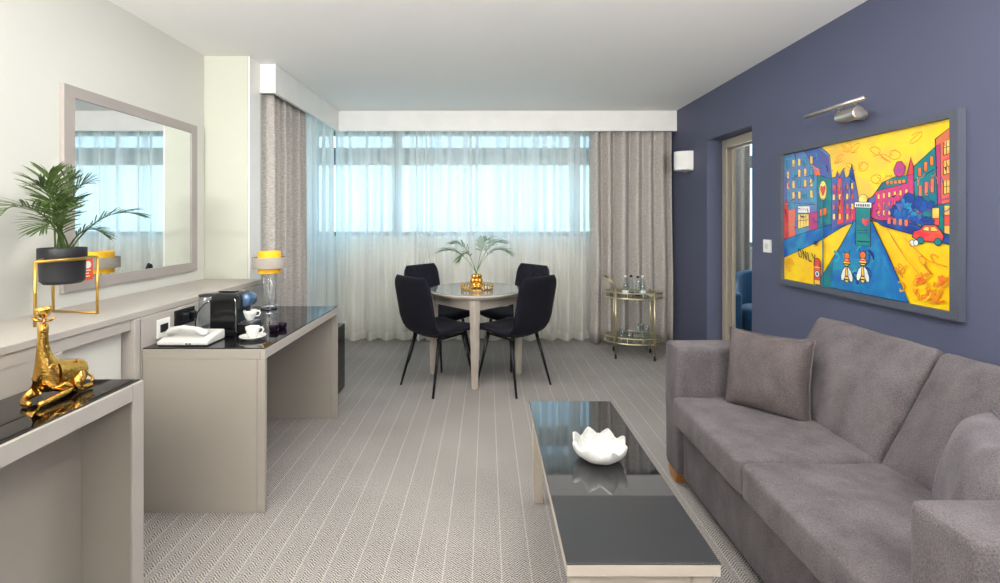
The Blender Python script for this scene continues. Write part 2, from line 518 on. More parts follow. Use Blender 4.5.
# left window wall (behind the curtains)
bm = NB()
box(bm, -2.15, -2.0, 3.36, YB, 0, 1.10)
box(bm, -2.15, -2.0, 3.36, YB, 2.3, ZC)
box(bm, -2.15, -2.0, 3.36, 3.55, 1.10, 2.3)
struct('wall_window_side', bm, M_SILL)
# window wall at the back
bm = NB()
box(bm, -2.15, XR + 0.3, YB, YB + 0.15, 0, 1.105)
box(bm, -2.15, XR + 0.3, YB, YB + 0.15, 2.32, ZC)
box(bm, 1.45, XR + 0.3, YB, YB + 0.15, 1.105, 2.32)
struct('wall_back', bm, M_SILL)
# right wall with the door recess
bm = NB()
box(bm, XR, XR + 0.24, YN, 3.437, 0, ZC)
box(bm, XR, XR + 0.24, 4.14, YB, 0, ZC)
box(bm, XR, XR + 0.24, 3.437, 4.14, 2.03, ZC)
struct('wall_right', bm, M_BLUE)
struct('baseboard_right', box(NB(), XR - 0.015, XR, 2.5, 3.43, 0, 0.1), M_BLUE)

def window(name, x0, x1, y, z0, z1, mullions, transom, axis):
    # frame bars in the plane of the wall; axis 'x' = bars run along x
    def bb(bm, a0, a1, z0_, z1_, t0=0.0, t1=0.07):
        if axis == 'x': box(bm, a0, a1, y + t0, y + t1, z0_, z1_)
        else: box(bm, y - t1, y - t0, a0, a1, z0_, z1_)
    bm = NB()
    bb(bm, x0, x1, z0, z0 + 0.05); bb(bm, x0, x1, z1 - 0.05, z1)
    bb(bm, x0, x0 + 0.06, z0 + 0.05, z1 - 0.05); bb(bm, x1 - 0.06, x1, z0 + 0.05, z1 - 0.05)
    f = struct(name, bm, M_ALU)
    bm = NB()
    bb(bm, x0 + 0.06, x1 - 0.06, transom[0], transom[1], -0.01, 0.08)
    obj('transom', bm, M_ALU, f)
    zz = [(z0 + 0.05, transom[0]), (transom[1], z1 - 0.05)]
    for mx in mullions:
        for lo, hi in zz:
            bm = NB(); bb(bm, mx - 0.05, mx + 0.05, lo, hi, 0.005, 0.065); obj('mullion', bm, M_ALU, f)
    xs = [x0 + 0.06] + [q for mx in mullions for q in (mx - 0.05, mx + 0.05)] + [x1 - 0.06]
    for k in range(0, len(xs), 2):
        for lo, hi in zz:
            bm = NB(); bb(bm, xs[k], xs[k + 1], lo, hi, 0.03, 0.036); obj('pane', bm, M_PANE, f)
    bm = NB(); bb(bm, x0, x1, z0 - 0.03, z0, -0.05, 0.08); obj('window_sill', bm, M_WHITE, f)
    return f
window('window_1', -1.98, 1.45, YB + 0.04, 1.135, 2.32, (-1.02, 1.0), (1.94, 2.13), 'x')
window('window_2', 3.55, YB - 0.02, -2.04, 1.135, 2.3, (4.35,), (1.94, 2.13), 'y')

# pelmet running along the left and back windows
bm = NB()
box(bm, -1.67, -1.545, 3.36, 3.385, 2.243, ZC - 0.002)
box(bm, -1.57, -1.545, 3.385, 4.79, 2.243, ZC - 0.002)
box(bm, -1.57, XR - 0.002, 4.79, 4.815, 2.243, ZC - 0.002)
struct('trim_1', bm, M_WHITE)

# door recess frame
bm = NB()
box(bm, 2.13, 2.215, 4.095, 4.138, 0, 2.028)
box(bm, 2.13, 2.215, 3.44, 3.48, 0, 2.028)
box(bm, 2.13, 2.215, 3.48, 4.095, 1.965, 2.028)
dr = struct('door_1', bm, M_DOORF, bevel=0.004)
bm = NB()
box(bm, 2.112, 2.13, 4.06, 4.135, 0, 2.025); box(bm, 2.112, 2.13, 3.442, 3.515, 0, 2.025); box(bm, 2.112, 2.13, 3.515, 4.06, 1.95, 2.025)
obj('architrave', bm, M_DOORF, dr, bevel=0.004)
bm = NB()
box(bm, 2.17, 2.19, 4.075, 4.095, 0, 1.965); box(bm, 2.17, 2.19, 3.48, 3.50, 0, 1.965); box(bm, 2.17, 2.19, 3.50, 4.075, 1.94, 1.965)
obj('door_stop', bm, M_DOORF, dr)
bm = NB(); box(bm, 2.145, 2.155, 4.088, 4.0965, 0.20, 0.30)
obj('hinge', bm, M_BRASS, dr)

# the bedroom beyond
struct('floor_bedroom', box(NB(), XR + 0.35, 4.6, 2.4, YB + 0.5, -0.1, 0.0), mat('bedroom_carpet', (150, 142, 134), 0.95, bump=(200, 0.5)))
bm = NB()
box(bm, XR + 0.3, 4.6, YB + 0.3, YB + 0.4, 0, 1.0); box(bm, XR + 0.3, 4.6, YB + 0.3, YB + 0.4, 2.3, ZC)
box(bm, XR + 0.3, 2.6, YB + 0.3, YB + 0.4, 1.0, 2.3); box(bm, 4.5, 4.6, 2.4, YB + 0.4, 0, ZC)
box(bm, XR + 0.3, 4.6, 2.3, 2.4, 0, ZC)
struct('wall_bedroom', bm, M_WALL)
window('window_3', 2.6, 4.5, YB + 0.32, 1.0, 2.3, (3.5,), (1.94, 2.08), 'x')

# ================================================================ CURTAINS
def curtain_mesh(p0, p1, z0, z1, nrm, amp, wl, seed, thick=0.0, flare=0.0, rows=14, hemz=None):
    """hanging cloth with folds; p0->p1 along the rail, nrm = direction of the folds"""
    rnd = random.Random(seed)
    p0 = Vector(p0); p1 = Vector(p1); L = (p1 - p0).length; t = (p1 - p0) / L; nrm = Vector(nrm)
    # fold phase table with irregular widths
    xs = [0.0]
    while xs[-1] < L: xs.append(xs[-1] + wl * rnd.uniform(0.55, 1.5))
    amps = [rnd.uniform(0.45, 1.0) for _ in xs]
    def off(s, v):
        for k in range(len(xs) - 1):
            if xs[k] <= s <= xs[k + 1]:
                f = (s - xs[k]) / (xs[k + 1] - xs[k])
                w = 0.5 - 0.5 * math.cos(2 * PI * f)
                w = w ** 0.8
                return amps[k] * amp * (w - 0.5) * 2
        return 0.0
    n = max(8, int(L / wl * 14))
    bm = NB(); grid = []
    for j in range(rows + 1):
        v = j / rows
        z = z0 + (z1 - z0) * v
        k = 0.7 + 0.3 * (1 - v) ** 0.5
        row = []
        for i in range(n + 1):
            s = L * i / n
            sway = noise.noise(Vector((s * 3.0, v * 1.6, seed))) * amp * 0.35 * (1 - v)
            o = off(s, v) * k + sway
            lat = noise.noise(Vector((s * 4, v * 1.3, seed + 9))) * wl * 0.18 * (1 - v)
            ss = min(max(s + lat + flare * (s / L - 0.5) * (1 - v), -0.02), L + 0.02)
            row.append(bm.verts.new(p0 + t * ss + nrm * o + Vector((0, 0, z))))
        grid.append(row)
    for j in range(rows):
        for i in range(n):
            bm.faces.new((grid[j][i], grid[j][i + 1], grid[j + 1][i + 1], grid[j + 1][i]))
    return bm

def curtain(name, label, cat, p0, p1, z0, z1, nrm, amp, wl, seed, m, hem=None, solid=0.0, group=None):
    root = thing(name, label, cat, (0, 0, 0), 0, group)
    zb = z0
    c = obj('cloth', curtain_mesh(p0, p1, zb, z1, nrm, amp, wl, seed), m, root, smooth=True)
    if solid:
        s = c.modifiers.new('solid', 'SOLIDIFY'); s.thickness = solid; s.offset = 0
    if hem:
        h = obj('hem', hem_mesh(p0, p1, z0, z1, nrm, amp, wl, seed, hem), M_SHEERHEM, root, smooth=True)
    tp = obj('heading_tape', NB_tape(p0, p1, z1, nrm), m, root)
    return root

def NB_tape(p0, p1, z1, nrm):
    bm = NB(); p0 = Vector(p0); p1 = Vector(p1); nrm = Vector(nrm)
    a = [p0 + nrm * 0.01, p1 + nrm * 0.01, p1 - nrm * 0.01, p0 - nrm * 0.01]
    lo = [bm.verts.new(p + Vector((0, 0, z1))) for p in a]; hi = [bm.verts.new(p + Vector((0, 0, z1 + 0.03))) for p in a]
    bm.faces.new(lo); bm.faces.new(hi)
    for k in range(4): bm.faces.new((lo[k], lo[(k + 1) % 4], hi[(k + 1) % 4], hi[k]))
    return bm

def hem_mesh(p0, p1, z0, z1, nrm, amp, wl, seed, h):
    bm = curtain_mesh(p0, p1, z0, z1, nrm, amp, wl, seed, rows=int((z1 - z0) / h * 1.0))
    zs = sorted({round(v.co.z, 4) for v in bm.verts})
    bmesh.ops.delete(bm, geom=[v for v in bm.verts if v.co.z > zs[1] + 1e-3], context='VERTS')
    for v in bm.verts: v.co -= Vector(nrm) * -0.003
    return bm

curtain('sheer_curtain', 'wide white sheer curtain across the back window behind the dining table', 'curtain',
        (-1.67, 5.02, 0), (1.13, 5.02, 0), 0.012, 2.36, (0, -1, 0), 0.072, 0.175, 3, M_SHEER, hem=0.09)
curtain('sheer_curtain', 'narrow white sheer curtain over the left side window beside the drape', 'curtain',
        (-1.645, 4.10, 0), (-1.645, 4.93, 0), 0.012, 2.36, (1, 0, 0), 0.055, 0.16, 5, M_SHEER, hem=0.09)
curtain('linen_drape', 'gathered grey linen drape in the back right corner behind the bar cart', 'curtain',
        (1.10, 4.895, 0), (1.955, 4.895, 0), 0.01, 2.36, (0, -1, 0), 0.08, 0.125, 11, M_DRAPE, solid=0.003)
curtain('linen_drape', 'gathered grey linen drape at the left window beside the column', 'curtain',
        (-1.655, 3.44, 0), (-1.655, 4.12, 0), 0.01, 2.36, (1, 0, 0), 0.075, 0.115, 41, M_DRAPE, solid=0.003)

# ================================================================ BUILT-IN SHELF ALONG THE LEFT WALL
ZL = 0.905
sh = thing('wall_shelf', 'long beige built-in shelf running along the left wall under the mirror', 'shelf')
obj('shelf_top', box(NB(), XL + 0.001, -1.555, -0.6, 3.198, ZL - 0.03, ZL), M_SHELF, sh, bevel=0.004)
obj('fascia', box(NB(), -1.585, -1.562, -0.6, 2.02, ZL - 0.075, ZL - 0.031), M_SHELF, sh)
obj('front_panel', box(NB(), XL + 0.001, -1.565, -0.6, 1.60, 0.0, ZL - 0.076), M_SHELF, sh)
obj('support_post', box(NB(), -1.63, -1.552, 1.603, 1.684, 0, ZL - 0.076), M_SHELF, sh, bevel=0.003)
obj('support_post', box(NB(), -1.70, -1.545, 2.018, 2.05, 0, ZL - 0.032), M_SHELF, sh, bevel=0.003)
obj('niche_back', box(NB(), -1.62, -1.60, 1.69, 2.012, 0.0, ZL - 0.031), M_WALL, sh)
obj('back_panel', box(NB(), -1.585, -1.545, 2.056, 3.195, 0, ZL - 0.032), M_SHELF, sh, bevel=0.003)

# ---------------- mirror
mr = thing('wall_mirror', 'square wall mirror in a flat greige frame on the left wall', 'mirror', (XL, 0, 0))
y0, y1, z0, z1 = 2.12, 3.093, 0.977, 1.944
bm = NB()
w = 0.055
box(bm, 0.001, 0.022, y0, y1, z0, z0 + w); box(bm, 0.001, 0.022, y0, y1, z1 - w, z1)
box(bm, 0.001, 0.022, y0, y0 + w, z0 + w, z1 - w); box(bm, 0.001, 0.022, y1 - w, y1, z0 + w, z1 - w)
obj('frame', bm, M_FRAME, mr)
obj('mirror_glass', box(NB(), 0.008, 0.015, y0 + w, y1 - w, z0 + w, z1 - w), M_MIRROR, mr)
t = thing('card', 'small orange card tucked into the lower left corner of the wall mirror', 'card', (XL + 0.024, 2.27, 1.02))
bm = NB(); box(bm, 0, 0.002, -0.075, 0.0, 0.0, 0.10); obj('card_sheet', bm, M_ORANGE, t)
bm = NB(); lathe(bm, [(0, 0.0021), (0.018, 0.0021), (0.018, 0.003), (0, 0.003)], (0, -0.03, 0.075), 20, 'x'); obj('white_spot', bm, M_WHITE, t)
bm = NB()
for k, wd in enumerate((0.05, 0.04, 0.045)): box(bm, 0.0021, 0.003, -0.065, -0.065 + wd, 0.045 - k * 0.014, 0.050 - k * 0.014)
obj('print', bm, M_WHITE, t)

# ---------------- desk
DK0, DK1, DX0, DX1, DZ = 2.06, 3.07, -1.543, -0.994, 0.739
dk = thing('writing_desk', 'beige desk with a black glass top under the shelf beside the window', 'desk')
obj('end_panel', box(NB(), DX0, DX1 - 0.0362, DK0, DK0 + 0.02, 0, DZ - 0.05), M_BEIGE, dk, bevel=0.002)
obj('end_panel', box(NB(), DX0, DX1 - 0.0362, DK1 - 0.025, DK1, 0, DZ - 0.05), M_BEIGE, dk, bevel=0.002)
obj('desk_top', box(NB(), DX0, DX1 - 0.021, DK0, DK1, DZ - 0.0495, DZ - 0.006), M_BEIGE, dk, bevel=0.002)
obj('glass_top', box(NB(), DX0 + 0.001, DX1 - 0.001, DK0 + 0.001, DK1 - 0.003, DZ - 0.0055, DZ), M_BGLASS, dk, bevel=0.0015)
obj('leg', box(NB(), DX1 - 0.0355, DX1, DK0, DK0 + 0.02, 0, DZ - 0.0502), M_BEIGE, dk, bevel=0.002)
obj('leg', box(NB(), DX1 - 0.0355, DX1, DK1 - 0.02, DK1, 0, DZ - 0.0502), M_BEIGE, dk, bevel=0.002)
obj('front_rail', box(NB(), DX1 - 0.0205, DX1, DK0, DK1, DZ - 0.05, DZ - 0.006), M_SHELF, dk, bevel=0.002)

# ---------------- console in the left foreground
CY0, CY1, CX0, CX1, CZ = 0.62, 1.657, -1.55, -1.236, 0.739
cs = thing('console_table', 'beige console table with a black glass top in the left foreground', 'table')
obj('end_panel', box(NB(), CX0, CX1 - 0.012, CY1 - 0.035, CY1, 0, CZ - 0.055), M_BEIGE, cs)
obj('end_panel', box(NB(), CX0, CX1 - 0.012, CY0, CY0 + 0.035, 0, CZ - 0.055), M_BEIGE, cs)
obj('back_panel', box(NB(), CX0 + 0.10, CX0 + 0.12, CY0 + 0.036, CY1 - 0.036, 0, CZ - 0.055), M_BEIGE, cs)
obj('console_top', box(NB(), CX0, CX1 - 0.012, CY0, CY1, CZ - 0.05, CZ - 0.006), M_BEIGE, cs)
obj('front_rail', box(NB(), CX1 - 0.011, CX1, CY0 + 0.05, CY1 - 0.052, CZ - 0.06, CZ - 0.004), M_SHELF, cs, bevel=0.002)
obj('front_leg', box(NB(), CX1 - 0.011, CX1, CY1 - 0.051, CY1, 0, CZ - 0.004), M_SHELF, cs, bevel=0.002)
obj('front_leg', box(NB(), CX1 - 0.011, CX1, CY0, CY0 + 0.05, 0, CZ - 0.004), M_SHELF, cs, bevel=0.002)
obj('glass_top', box(NB(), CX0 + 0.001, CX1 - 0.013, CY0, CY1 - 0.001, CZ - 0.005, CZ), M_BGLASS, cs, bevel=0.0015)

# ================================================================ GIRAFFE
def skin_mesh(name, verts, edges, radii, m, parent, sub=2, root=0, smooth=True):
    me = bpy.data.meshes.new(name)
    me.from_pydata([Vector(v) for v in verts], edges, [])
    o = bpy.data.objects.new(name, me); COL.objects.link(o)
    o.modifiers.new('skin', 'SKIN')
    if not me.skin_vertices:
        me.attributes.new('tmp', 'FLOAT', 'POINT')
    sv = me.skin_vertices[0].data
    for i, r in enumerate(radii):
        rr = r if isinstance(r, (tuple, list)) else (r, r)
        sv[i].radius = rr; sv[i].use_root = (i == root)
    s = o.modifiers.new('sub', 'SUBSURF'); s.levels = sub; s.render_levels = sub
    dg = bpy.context.evaluated_depsgraph_get()
    ev = o.evaluated_get(dg)
    nm = bpy.data.meshes.new_from_object(ev)
    bpy.data.objects.remove(o)
    nm.name = name
    nm.materials.clear(); nm.materials.append(m)
    for p in nm.polygons: p.use_smooth = True
    no = bpy.data.objects.new(name, nm)
    link(no, parent)
    return no

gz = CZ
g = thing('giraffe_figurine', 'gold lying giraffe figurine with a small bowl on its head on the console table', 'figurine', (-1.40, 1.50, gz))
g.scale = (0.86, 0.9, 1.0)
V = [(0, 0.08, 0.056), (0, 0.03, 0.066), (0, -0.018, 0.072), (0, -0.042, 0.105), (-0.004, -0.050, 0.15), (-0.004, -0.052, 0.20), (0.0, -0.054, 0.243), (0.012, -0.066, 0.234), (0.020, -0.078, 0.222)]
E_ = [(i, i + 1) for i in range(8)]
Rr = [0.046, 0.055, 0.056, 0.037, 0.021, 0.0155, 0.0165, 0.0125, 0.0095]
# haunch, folded hind leg, tail
V += [(0.038, 0.085, 0.050), (0.052, 0.035, 0.038), (0.054, 0.045, 0.013), (0.060, 0.105, 0.012), (0.062, 0.12, 0.012)]
E_ += [(0, 9), (9, 10), (10, 11), (11, 12), (12, 13)]
Rr += [0.028, 0.020, 0.012, 0.010, 0.010]
# front legs: near one stretched forward, far one folded
b0 = len(V)
V += [(0.032, -0.035, 0.045), (0.045, 0.02, 0.018), (0.050, -0.06, 0.013), (0.052, -0.105, 0.012), (0.052, -0.125, 0.013)]
E_ += [(2, b0), (b0, b0 + 1), (b0 + 1, b0 + 2), (b0 + 2, b0 + 3), (b0 + 3, b0 + 4)]
Rr += [0.024, 0.014, 0.011, 0.010, 0.012]
b1 = len(V)
V += [(-0.032, -0.035, 0.042), (-0.04, -0.08, 0.018), (-0.02, -0.105, 0.012), (0.015, -0.112, 0.011)]
E_ += [(2, b1), (b1, b1 + 1), (b1 + 1, b1 + 2), (b1 + 2, b1 + 3)]
Rr += [0.022, 0.013, 0.010, 0.010]
V = [(x, y * 0.66 if y > 0 else y, z) for x, y, z in V]
skin_mesh('body', V, E_, Rr, M_GOLD, g, root=1)
for s in (-1, 1):
    bm = NB()
    d = Vector((s * 0.9, -0.1, 0.35)).normalized()
    c0 = Vector((s * 0.012, -0.05, 0.252))
    tube(bm, [c0, c0 + d * 0.012, c0 + d * 0.026, c0 + d * 0.038], [0.004, 0.009, 0.007, 0.001], 10, squash=0.5)
    obj('ear', bm, M_GOLD, g, smooth=True)
for s in (-1, 1):
    bm = NB(); tube(bm, [(s * 0.006, -0.052, 0.25), (s * 0.007, -0.051, 0.262), (s * 0.007, -0.051, 0.27)], [0.003, 0.003, 0.004], 8)
    obj('horn', bm, M_GOLD, g, smooth=True)
bm = NB(); lathe(bm, [(0, 0.264), (0.008, 0.264), (0.017, 0.272), (0.023, 0.287), (0.0235, 0.297), (0.021, 0.297), (0.019, 0.287), (0.012, 0.276), (0, 0.273)], (0.0, -0.053, 0.0), 24)
obj('bowl', bm, M_GOLD, g, smooth=True)
# tail
bm = NB(); tube(bm, [(0.0, 0.078, 0.065), (0.02, 0.092, 0.05), (0.045, 0.094, 0.035), (0.062, 0.08, 0.028), (0.066, 0.065, 0.026)], [0.005, 0.004, 0.004, 0.005, 0.002], 8)
obj('tail', bm, M_GOLD, g, smooth=True)

# ================================================================ PALMS
def frond_mesh(base, tip, rise, n=22, ll=0.16, lw=0.009, seed=0, droop=0.35, start=0.3, stem_r=0.004):
    """feather palm leaf: arched rachis with folded strap leaflets"""
    rnd = random.Random(seed)
    base = Vector(base); tip = Vector(tip)
    ctrl = base.lerp(tip, 0.45) + Vector((0, 0, rise))
    def B(t): return base * (1 - t) ** 2 + ctrl * 2 * t * (1 - t) + tip * t * t
    bm = NB()
    pts = [B(k / 14) for k in range(15)]
    tube(bm, pts, [stem_r * (1 - 0.8 * k / 14) for k in range(15)], 6)
    for k in range(n):
        t = start + (1 - start) * (k + 0.5) / n
        p = B(t); d = (B(min(t + 0.02, 1.0)) - B(t - 0.02)).normalized()
        side = d.cross(Vector((0, 0, 1)))
        if side.length < 0.1: side = Vector((1, 0, 0))
        side.normalize(); up = side.cross(d).normalized()
        prof = math.sin(PI * (0.18 + 0.78 * (t - start) / (1 - start))) ** 0.7
        L = ll * prof * rnd.uniform(0.85, 1.1)
        for s in (-1, 1):
            ang = math.radians(58 - 34 * (t - start) / (1 - start)) * rnd.uniform(0.9, 1.1)
            dir_ = (d * math.cos(ang) + side * s * math.sin(ang) + up * rnd.uniform(0.1, 0.35)).normalized()
            nrm = dir_.cross(d); 
            if nrm.length < 0.05: nrm = up.copy()
            nrm.normalize()
            wv = nrm.cross(dir_).normalized()
            cols = []
            for q in range(6):
                f = q / 5
                c = p + dir_ * L * f + Vector((0, 0, -droop * L * f * f))
                wq = lw * (0.45 + 1.6 * f) * (1 - f) ** 0.55 if f < 0.99 else 0.0003
                cols.append((bm.verts.new(c + wv * wq + nrm * wq * 0.35), bm.verts.new(c), bm.verts.new(c - wv * wq + nrm * wq * 0.35)))
            for q in range(5):
                a, b = cols[q], cols[q + 1]
                bm.faces.new((a[0], a[1], b[1], b[0])); bm.faces.new((a[1], a[2], b[2], b[1]))
    return bm

# plant stand on the shelf
px_, py_ = -1.785, 1.935
st = thing('plant_stand', 'gold wire plant stand holding the black pot on the left wall shelf', 'stand', (0, 0, 0))
N_, R_, B_ = Vector((-1.715, 1.745, ZL)), Vector((-1.690, 1.995, ZL)), Vector((-1.915, 2.03, ZL))
zt = 1.152
for p in (N_, R_, B_):
    bm = NB(); tube(bm, [p + Vector((0, 0, 0.001)), Vector((p.x, p.y, zt))], 0.0055, 8); obj('leg', bm, M_GOLDWIRE, st, smooth=True)
bm = NB(); q = [Vector((p.x, p.y, zt)) for p in (N_, R_, B_)]
for a, b in ((0, 1), (1, 2), (2, 0)): tube(bm, [q[a], q[b]], 0.0055, 8)
obj('top_rail', bm, M_GOLDWIRE, st, smooth=True)
bm = NB(); tube(bm, [B_ + Vector((0, 0, 0.006)), R_ + Vector((0, 0, 0.006))], 0.005, 8); bm2 = NB(); tube(bm2, [(px_ + 0.0805 * math.cos(q_), py_ + 0.0805 * math.sin(q_), zt - 0.006) for q_ in [2 * PI * k_ / 40 for k_ in range(40)]], 0.0035, 8, closed=True); obj('pot_ring', bm2, M_GOLDWIRE, st, smooth=True)
obj('bottom_rail', bm, M_GOLDWIRE, st, smooth=True)
# potted palm
pot = thing('potted_palm', 'bushy green palm in a black pot in the gold stand on the shelf', 'plant', (px_, py_, 1.046))
bm = NB(); lathe(bm, [(0, 0), (0.062, 0), (0.073, 0.014), (0.076, 0.098), (0.080, 0.104), (0.080, 0.150), (0.076, 0.150), (0.074, 0.128), (0, 0.125)], seg=48)
obj('pot', bm, M_BLACKMATT, pot, smooth=True, bevel=0.002)
bm = NB(); lathe(bm, [(0, 0.1285), (0.073, 0.1285), (0.06, 0.137), (0, 0.141)], seg=32); obj('soil', bm, M_SOIL, pot, smooth=True)
FR = [((-0.02, -0.27, 0.15), 0.20, 0.15), ((0.03, -0.16, 0.09), 0.14, 0.12), ((0.15, 0.21, 0.15), 0.15, 0.12), ((0.12, 0.06, 0.06), 0.12, 0.09),
      ((0.0, -0.11, 0.27), 0.16, 0.15), ((0.05, 0.02, 0.31), 0.16, 0.15), ((0.07, 0.07, 0.29), 0.16, 0.15), ((0.02, -0.05, 0.32), 0.16, 0.14),
      ((0.09, -0.04, 0.20), 0.15, 0.12), ((-0.04, -0.02, 0.26), 0.15, 0.12), ((0.05, -0.12, 0.20), 0.15, 0.12)]
for k, (tp, rise, ll) in enumerate(FR):
    a = 2 * PI * k / len(FR)
    bs = Vector((0.022 * math.cos(a), 0.022 * math.sin(a), 0.134))
    obj('frond', frond_mesh(bs, bs + Vector(tp), rise, n=19, ll=ll, lw=0.0036, seed=k + 20, start=0.25, droop=0.22), M_LEAF, pot)

# ================================================================ ON THE DESK
# sockets on the back panel
def socket(y, z, plate, label, w=0.086, h=0.086):
    t = thing('wall_socket', label, 'socket', (-1.545, y, z))
    obj('plate', box(NB(), 0.0005, 0.008, -w / 2, w / 2, -h / 2, h / 2), plate, t, bevel=0.002)
    bm = NB(); box(bm, 0.0081, 0.010, -w * 0.3, w * 0.3, -h * 0.22, h * 0.22); obj('insert', bm, M_DARKSLOT, t)
    return t
socket(2.19, 0.80, M_WHITE, 'white framed socket on the shelf panel just left of the telephone')
t = socket(2.345, 0.822, M_DARKSLOT, 'black socket strip with plugs between the telephone and the coffee machine', 0.15, 0.08)
for k, yy in enumerate((-0.03, 0.03)):
    bm = NB(); box(bm, 0.0101, 0.038, yy - 0.018, yy + 0.018, -0.018, 0.022); obj('plug', bm, M_BLACK, t, bevel=0.005)

# telephone
ph = thing('telephone', 'white corded desk telephone on the near left corner of the desk', 'telephone', (-1.385, 2.165, DZ), 0.0)
ph.scale = (0.92, 1.0, 0.92)
bm = NB()
prof = [(-0.10, 0.004), (-0.10, 0.022), (-0.02, 0.040), (0.075, 0.052), (0.085, 0.05), (0.085, 0.004)]
L0 = [bm.verts.new((-0.125, y * 0.78, z)) for y, z in prof]; L1 = [bm.verts.new((0.125, y * 0.78, z)) for y, z in prof]
bm.faces.new(L0); bm.faces.new(L1[::-1])
for k in range(6): bm.faces.new((L0[k], L0[(k + 1) % 6], L1[(k + 1) % 6], L1[k]))
obj('base', bm, M_PHONE, ph, bevel=0.006)
bm = NB()
tube(bm, [(-0.105, -0.03, 0.052), (-0.09, -0.028, 0.066), (-0.03, -0.026, 0.078), (0.04, -0.024, 0.070), (0.075, -0.022, 0.052), (0.085, -0.022, 0.044)], [0.018, 0.024, 0.019, 0.018, 0.023, 0.016], 14, squash=0.7)
obj('handset', bm, M_PHONE, ph, smooth=True)
for i in range(3):
    for j in range(4):
        bm = NB(); x = 0.035 + 0.025 * i; y = 0.0 + 0.014 * j; z = 0.0445 + (y) * 0.115
        box(bm, x - 0.008, x + 0.008, y - 0.0045, y + 0.0045, z, z + 0.004); obj('key', bm, M_PHONE, ph)
bm = NB(); box(bm, 0.02, 0.03, -0.0812, -0.0785, 0.009, 0.015); box(bm, 0.036, 0.046, -0.0812, -0.0785, 0.009, 0.015); obj('port', bm, M_DARKSLOT, ph)
bm = NB(); box(bm, -0.122, 0.122, -0.068, 0.06, 0.0, 0.0045); obj('foot_strip', bm, M_BLACK, ph)
bm = NB(); pts = []
for k in range(60):
    f = k / 59
    pts.append((-0.122 - 0.012 * math.sin(PI * f) + 0.005 * math.cos(k * 1.6), -0.04 + 0.1 * f, 0.03 - 0.02 * math.sin(PI * f) + 0.005 * math.sin(k * 1.6)))
tube(bm, pts, 0.0018, 6); obj('coiled_cord', bm, M_PHONE, ph, smooth=True)

# coffee machine
cm = thing('coffee_machine', 'black capsule coffee machine on the desk behind the telephone', 'coffee machine', (-1.325, 2.375, DZ))
cm.scale = (0.86, 0.92, 1.0)
bm = NB()
prof = [(-0.085, 0.012), (-0.085, 0.165), (-0.075, 0.19), (-0.05, 0.202), (0.07, 0.202), (0.095, 0.194), (0.10, 0.17), (0.098, 0.125), (0.07, 0.115), (0.062, 0.03), (0.062, 0.012)]
L0 = [bm.verts.new((x, -0.06, z)) for x, z in prof]; L1 = [bm.verts.new((x, 0.06, z)) for x, z in prof]
bm.faces.new(L0); bm.faces.new(L1[::-1])
for k in range(len(prof)): bm.faces.new((L0[k], L0[(k + 1) % len(prof)], L1[(k + 1) % len(prof)], L1[k]))
obj('body', bm, M_BLACK, cm, bevel=0.008, seg=3)
bm = NB(); box(bm, -0.082, 0.062, -0.0625, -0.0605, 0.02, 0.17); obj('side_panel', bm, M_FRIDGE, cm, bevel=0.004)
bm = NB(); tube(bm, [(0.068, -0.061, 0.012), (0.068, -0.062, 0.16), (0.06, -0.062, 0.178)], 0.0028, 8); obj('chrome_trim', bm, M_CHROME, cm, smooth=True)
bm = NB(); cyl(bm, 0.034, -0.045, 0.045, (0.108, 0, 0.165), 24, 'y', 0.006); obj('brew_head', bm, M_BLUEREFLECT, cm, smooth=True)
bm = NB(); cyl(bm, 0.012, 0.10, 0.135, (0.108, 0, 0), 16); obj('spout', bm, M_BLACK, cm, smooth=True)
bm = NB(); box(bm, 0.064, 0.165, -0.05, 0.05, 0.0, 0.052); obj('drip_tray', bm, M_BLACK, cm, bevel=0.008)
bm = NB()
for k in range(6): box(bm, 0.075 + 0.014 * k, 0.080 + 0.014 * k, -0.042, 0.042, 0.052, 0.055)
obj('drip_grid', bm, M_CHROME, cm)
bm = NB(); lathe(bm, [(0, 0.0), (0.044, 0.0), (0.047, 0.01), (0.047, 0.172), (0.045, 0.176), (0, 0.178)], (-0.135, 0, 0.004), 28); obj('water_tank', bm, M_TANK, cm, smooth=True)
bm = NB(); lathe(bm, [(0, 0.182), (0.048, 0.182), (0.048, 0.19), (0, 0.193)], (-0.135, 0, 0.001), 28); obj('tank_lid', bm, M_BLACK, cm, smooth=True)
bm = NB(); box(bm, -0.06, 0.04, -0.02, 0.02, 0.2025, 0.209); obj('lever', bm, M_FRIDGE, cm, bevel=0.003)
bm = NB(); tube(bm, [(-0.086, -0.03, 0.165), (-0.12, -0.058, 0.15), (-0.15, -0.07, 0.11), (-0.16, -0.075, 0.06), (-0.15, -0.08, 0.008), (-0.18, -0.06, 0.006), (-0.2, -0.03, 0.03)], 0.0035, 8); obj('power_cord', bm, M_BLACK, cm, smooth=True)

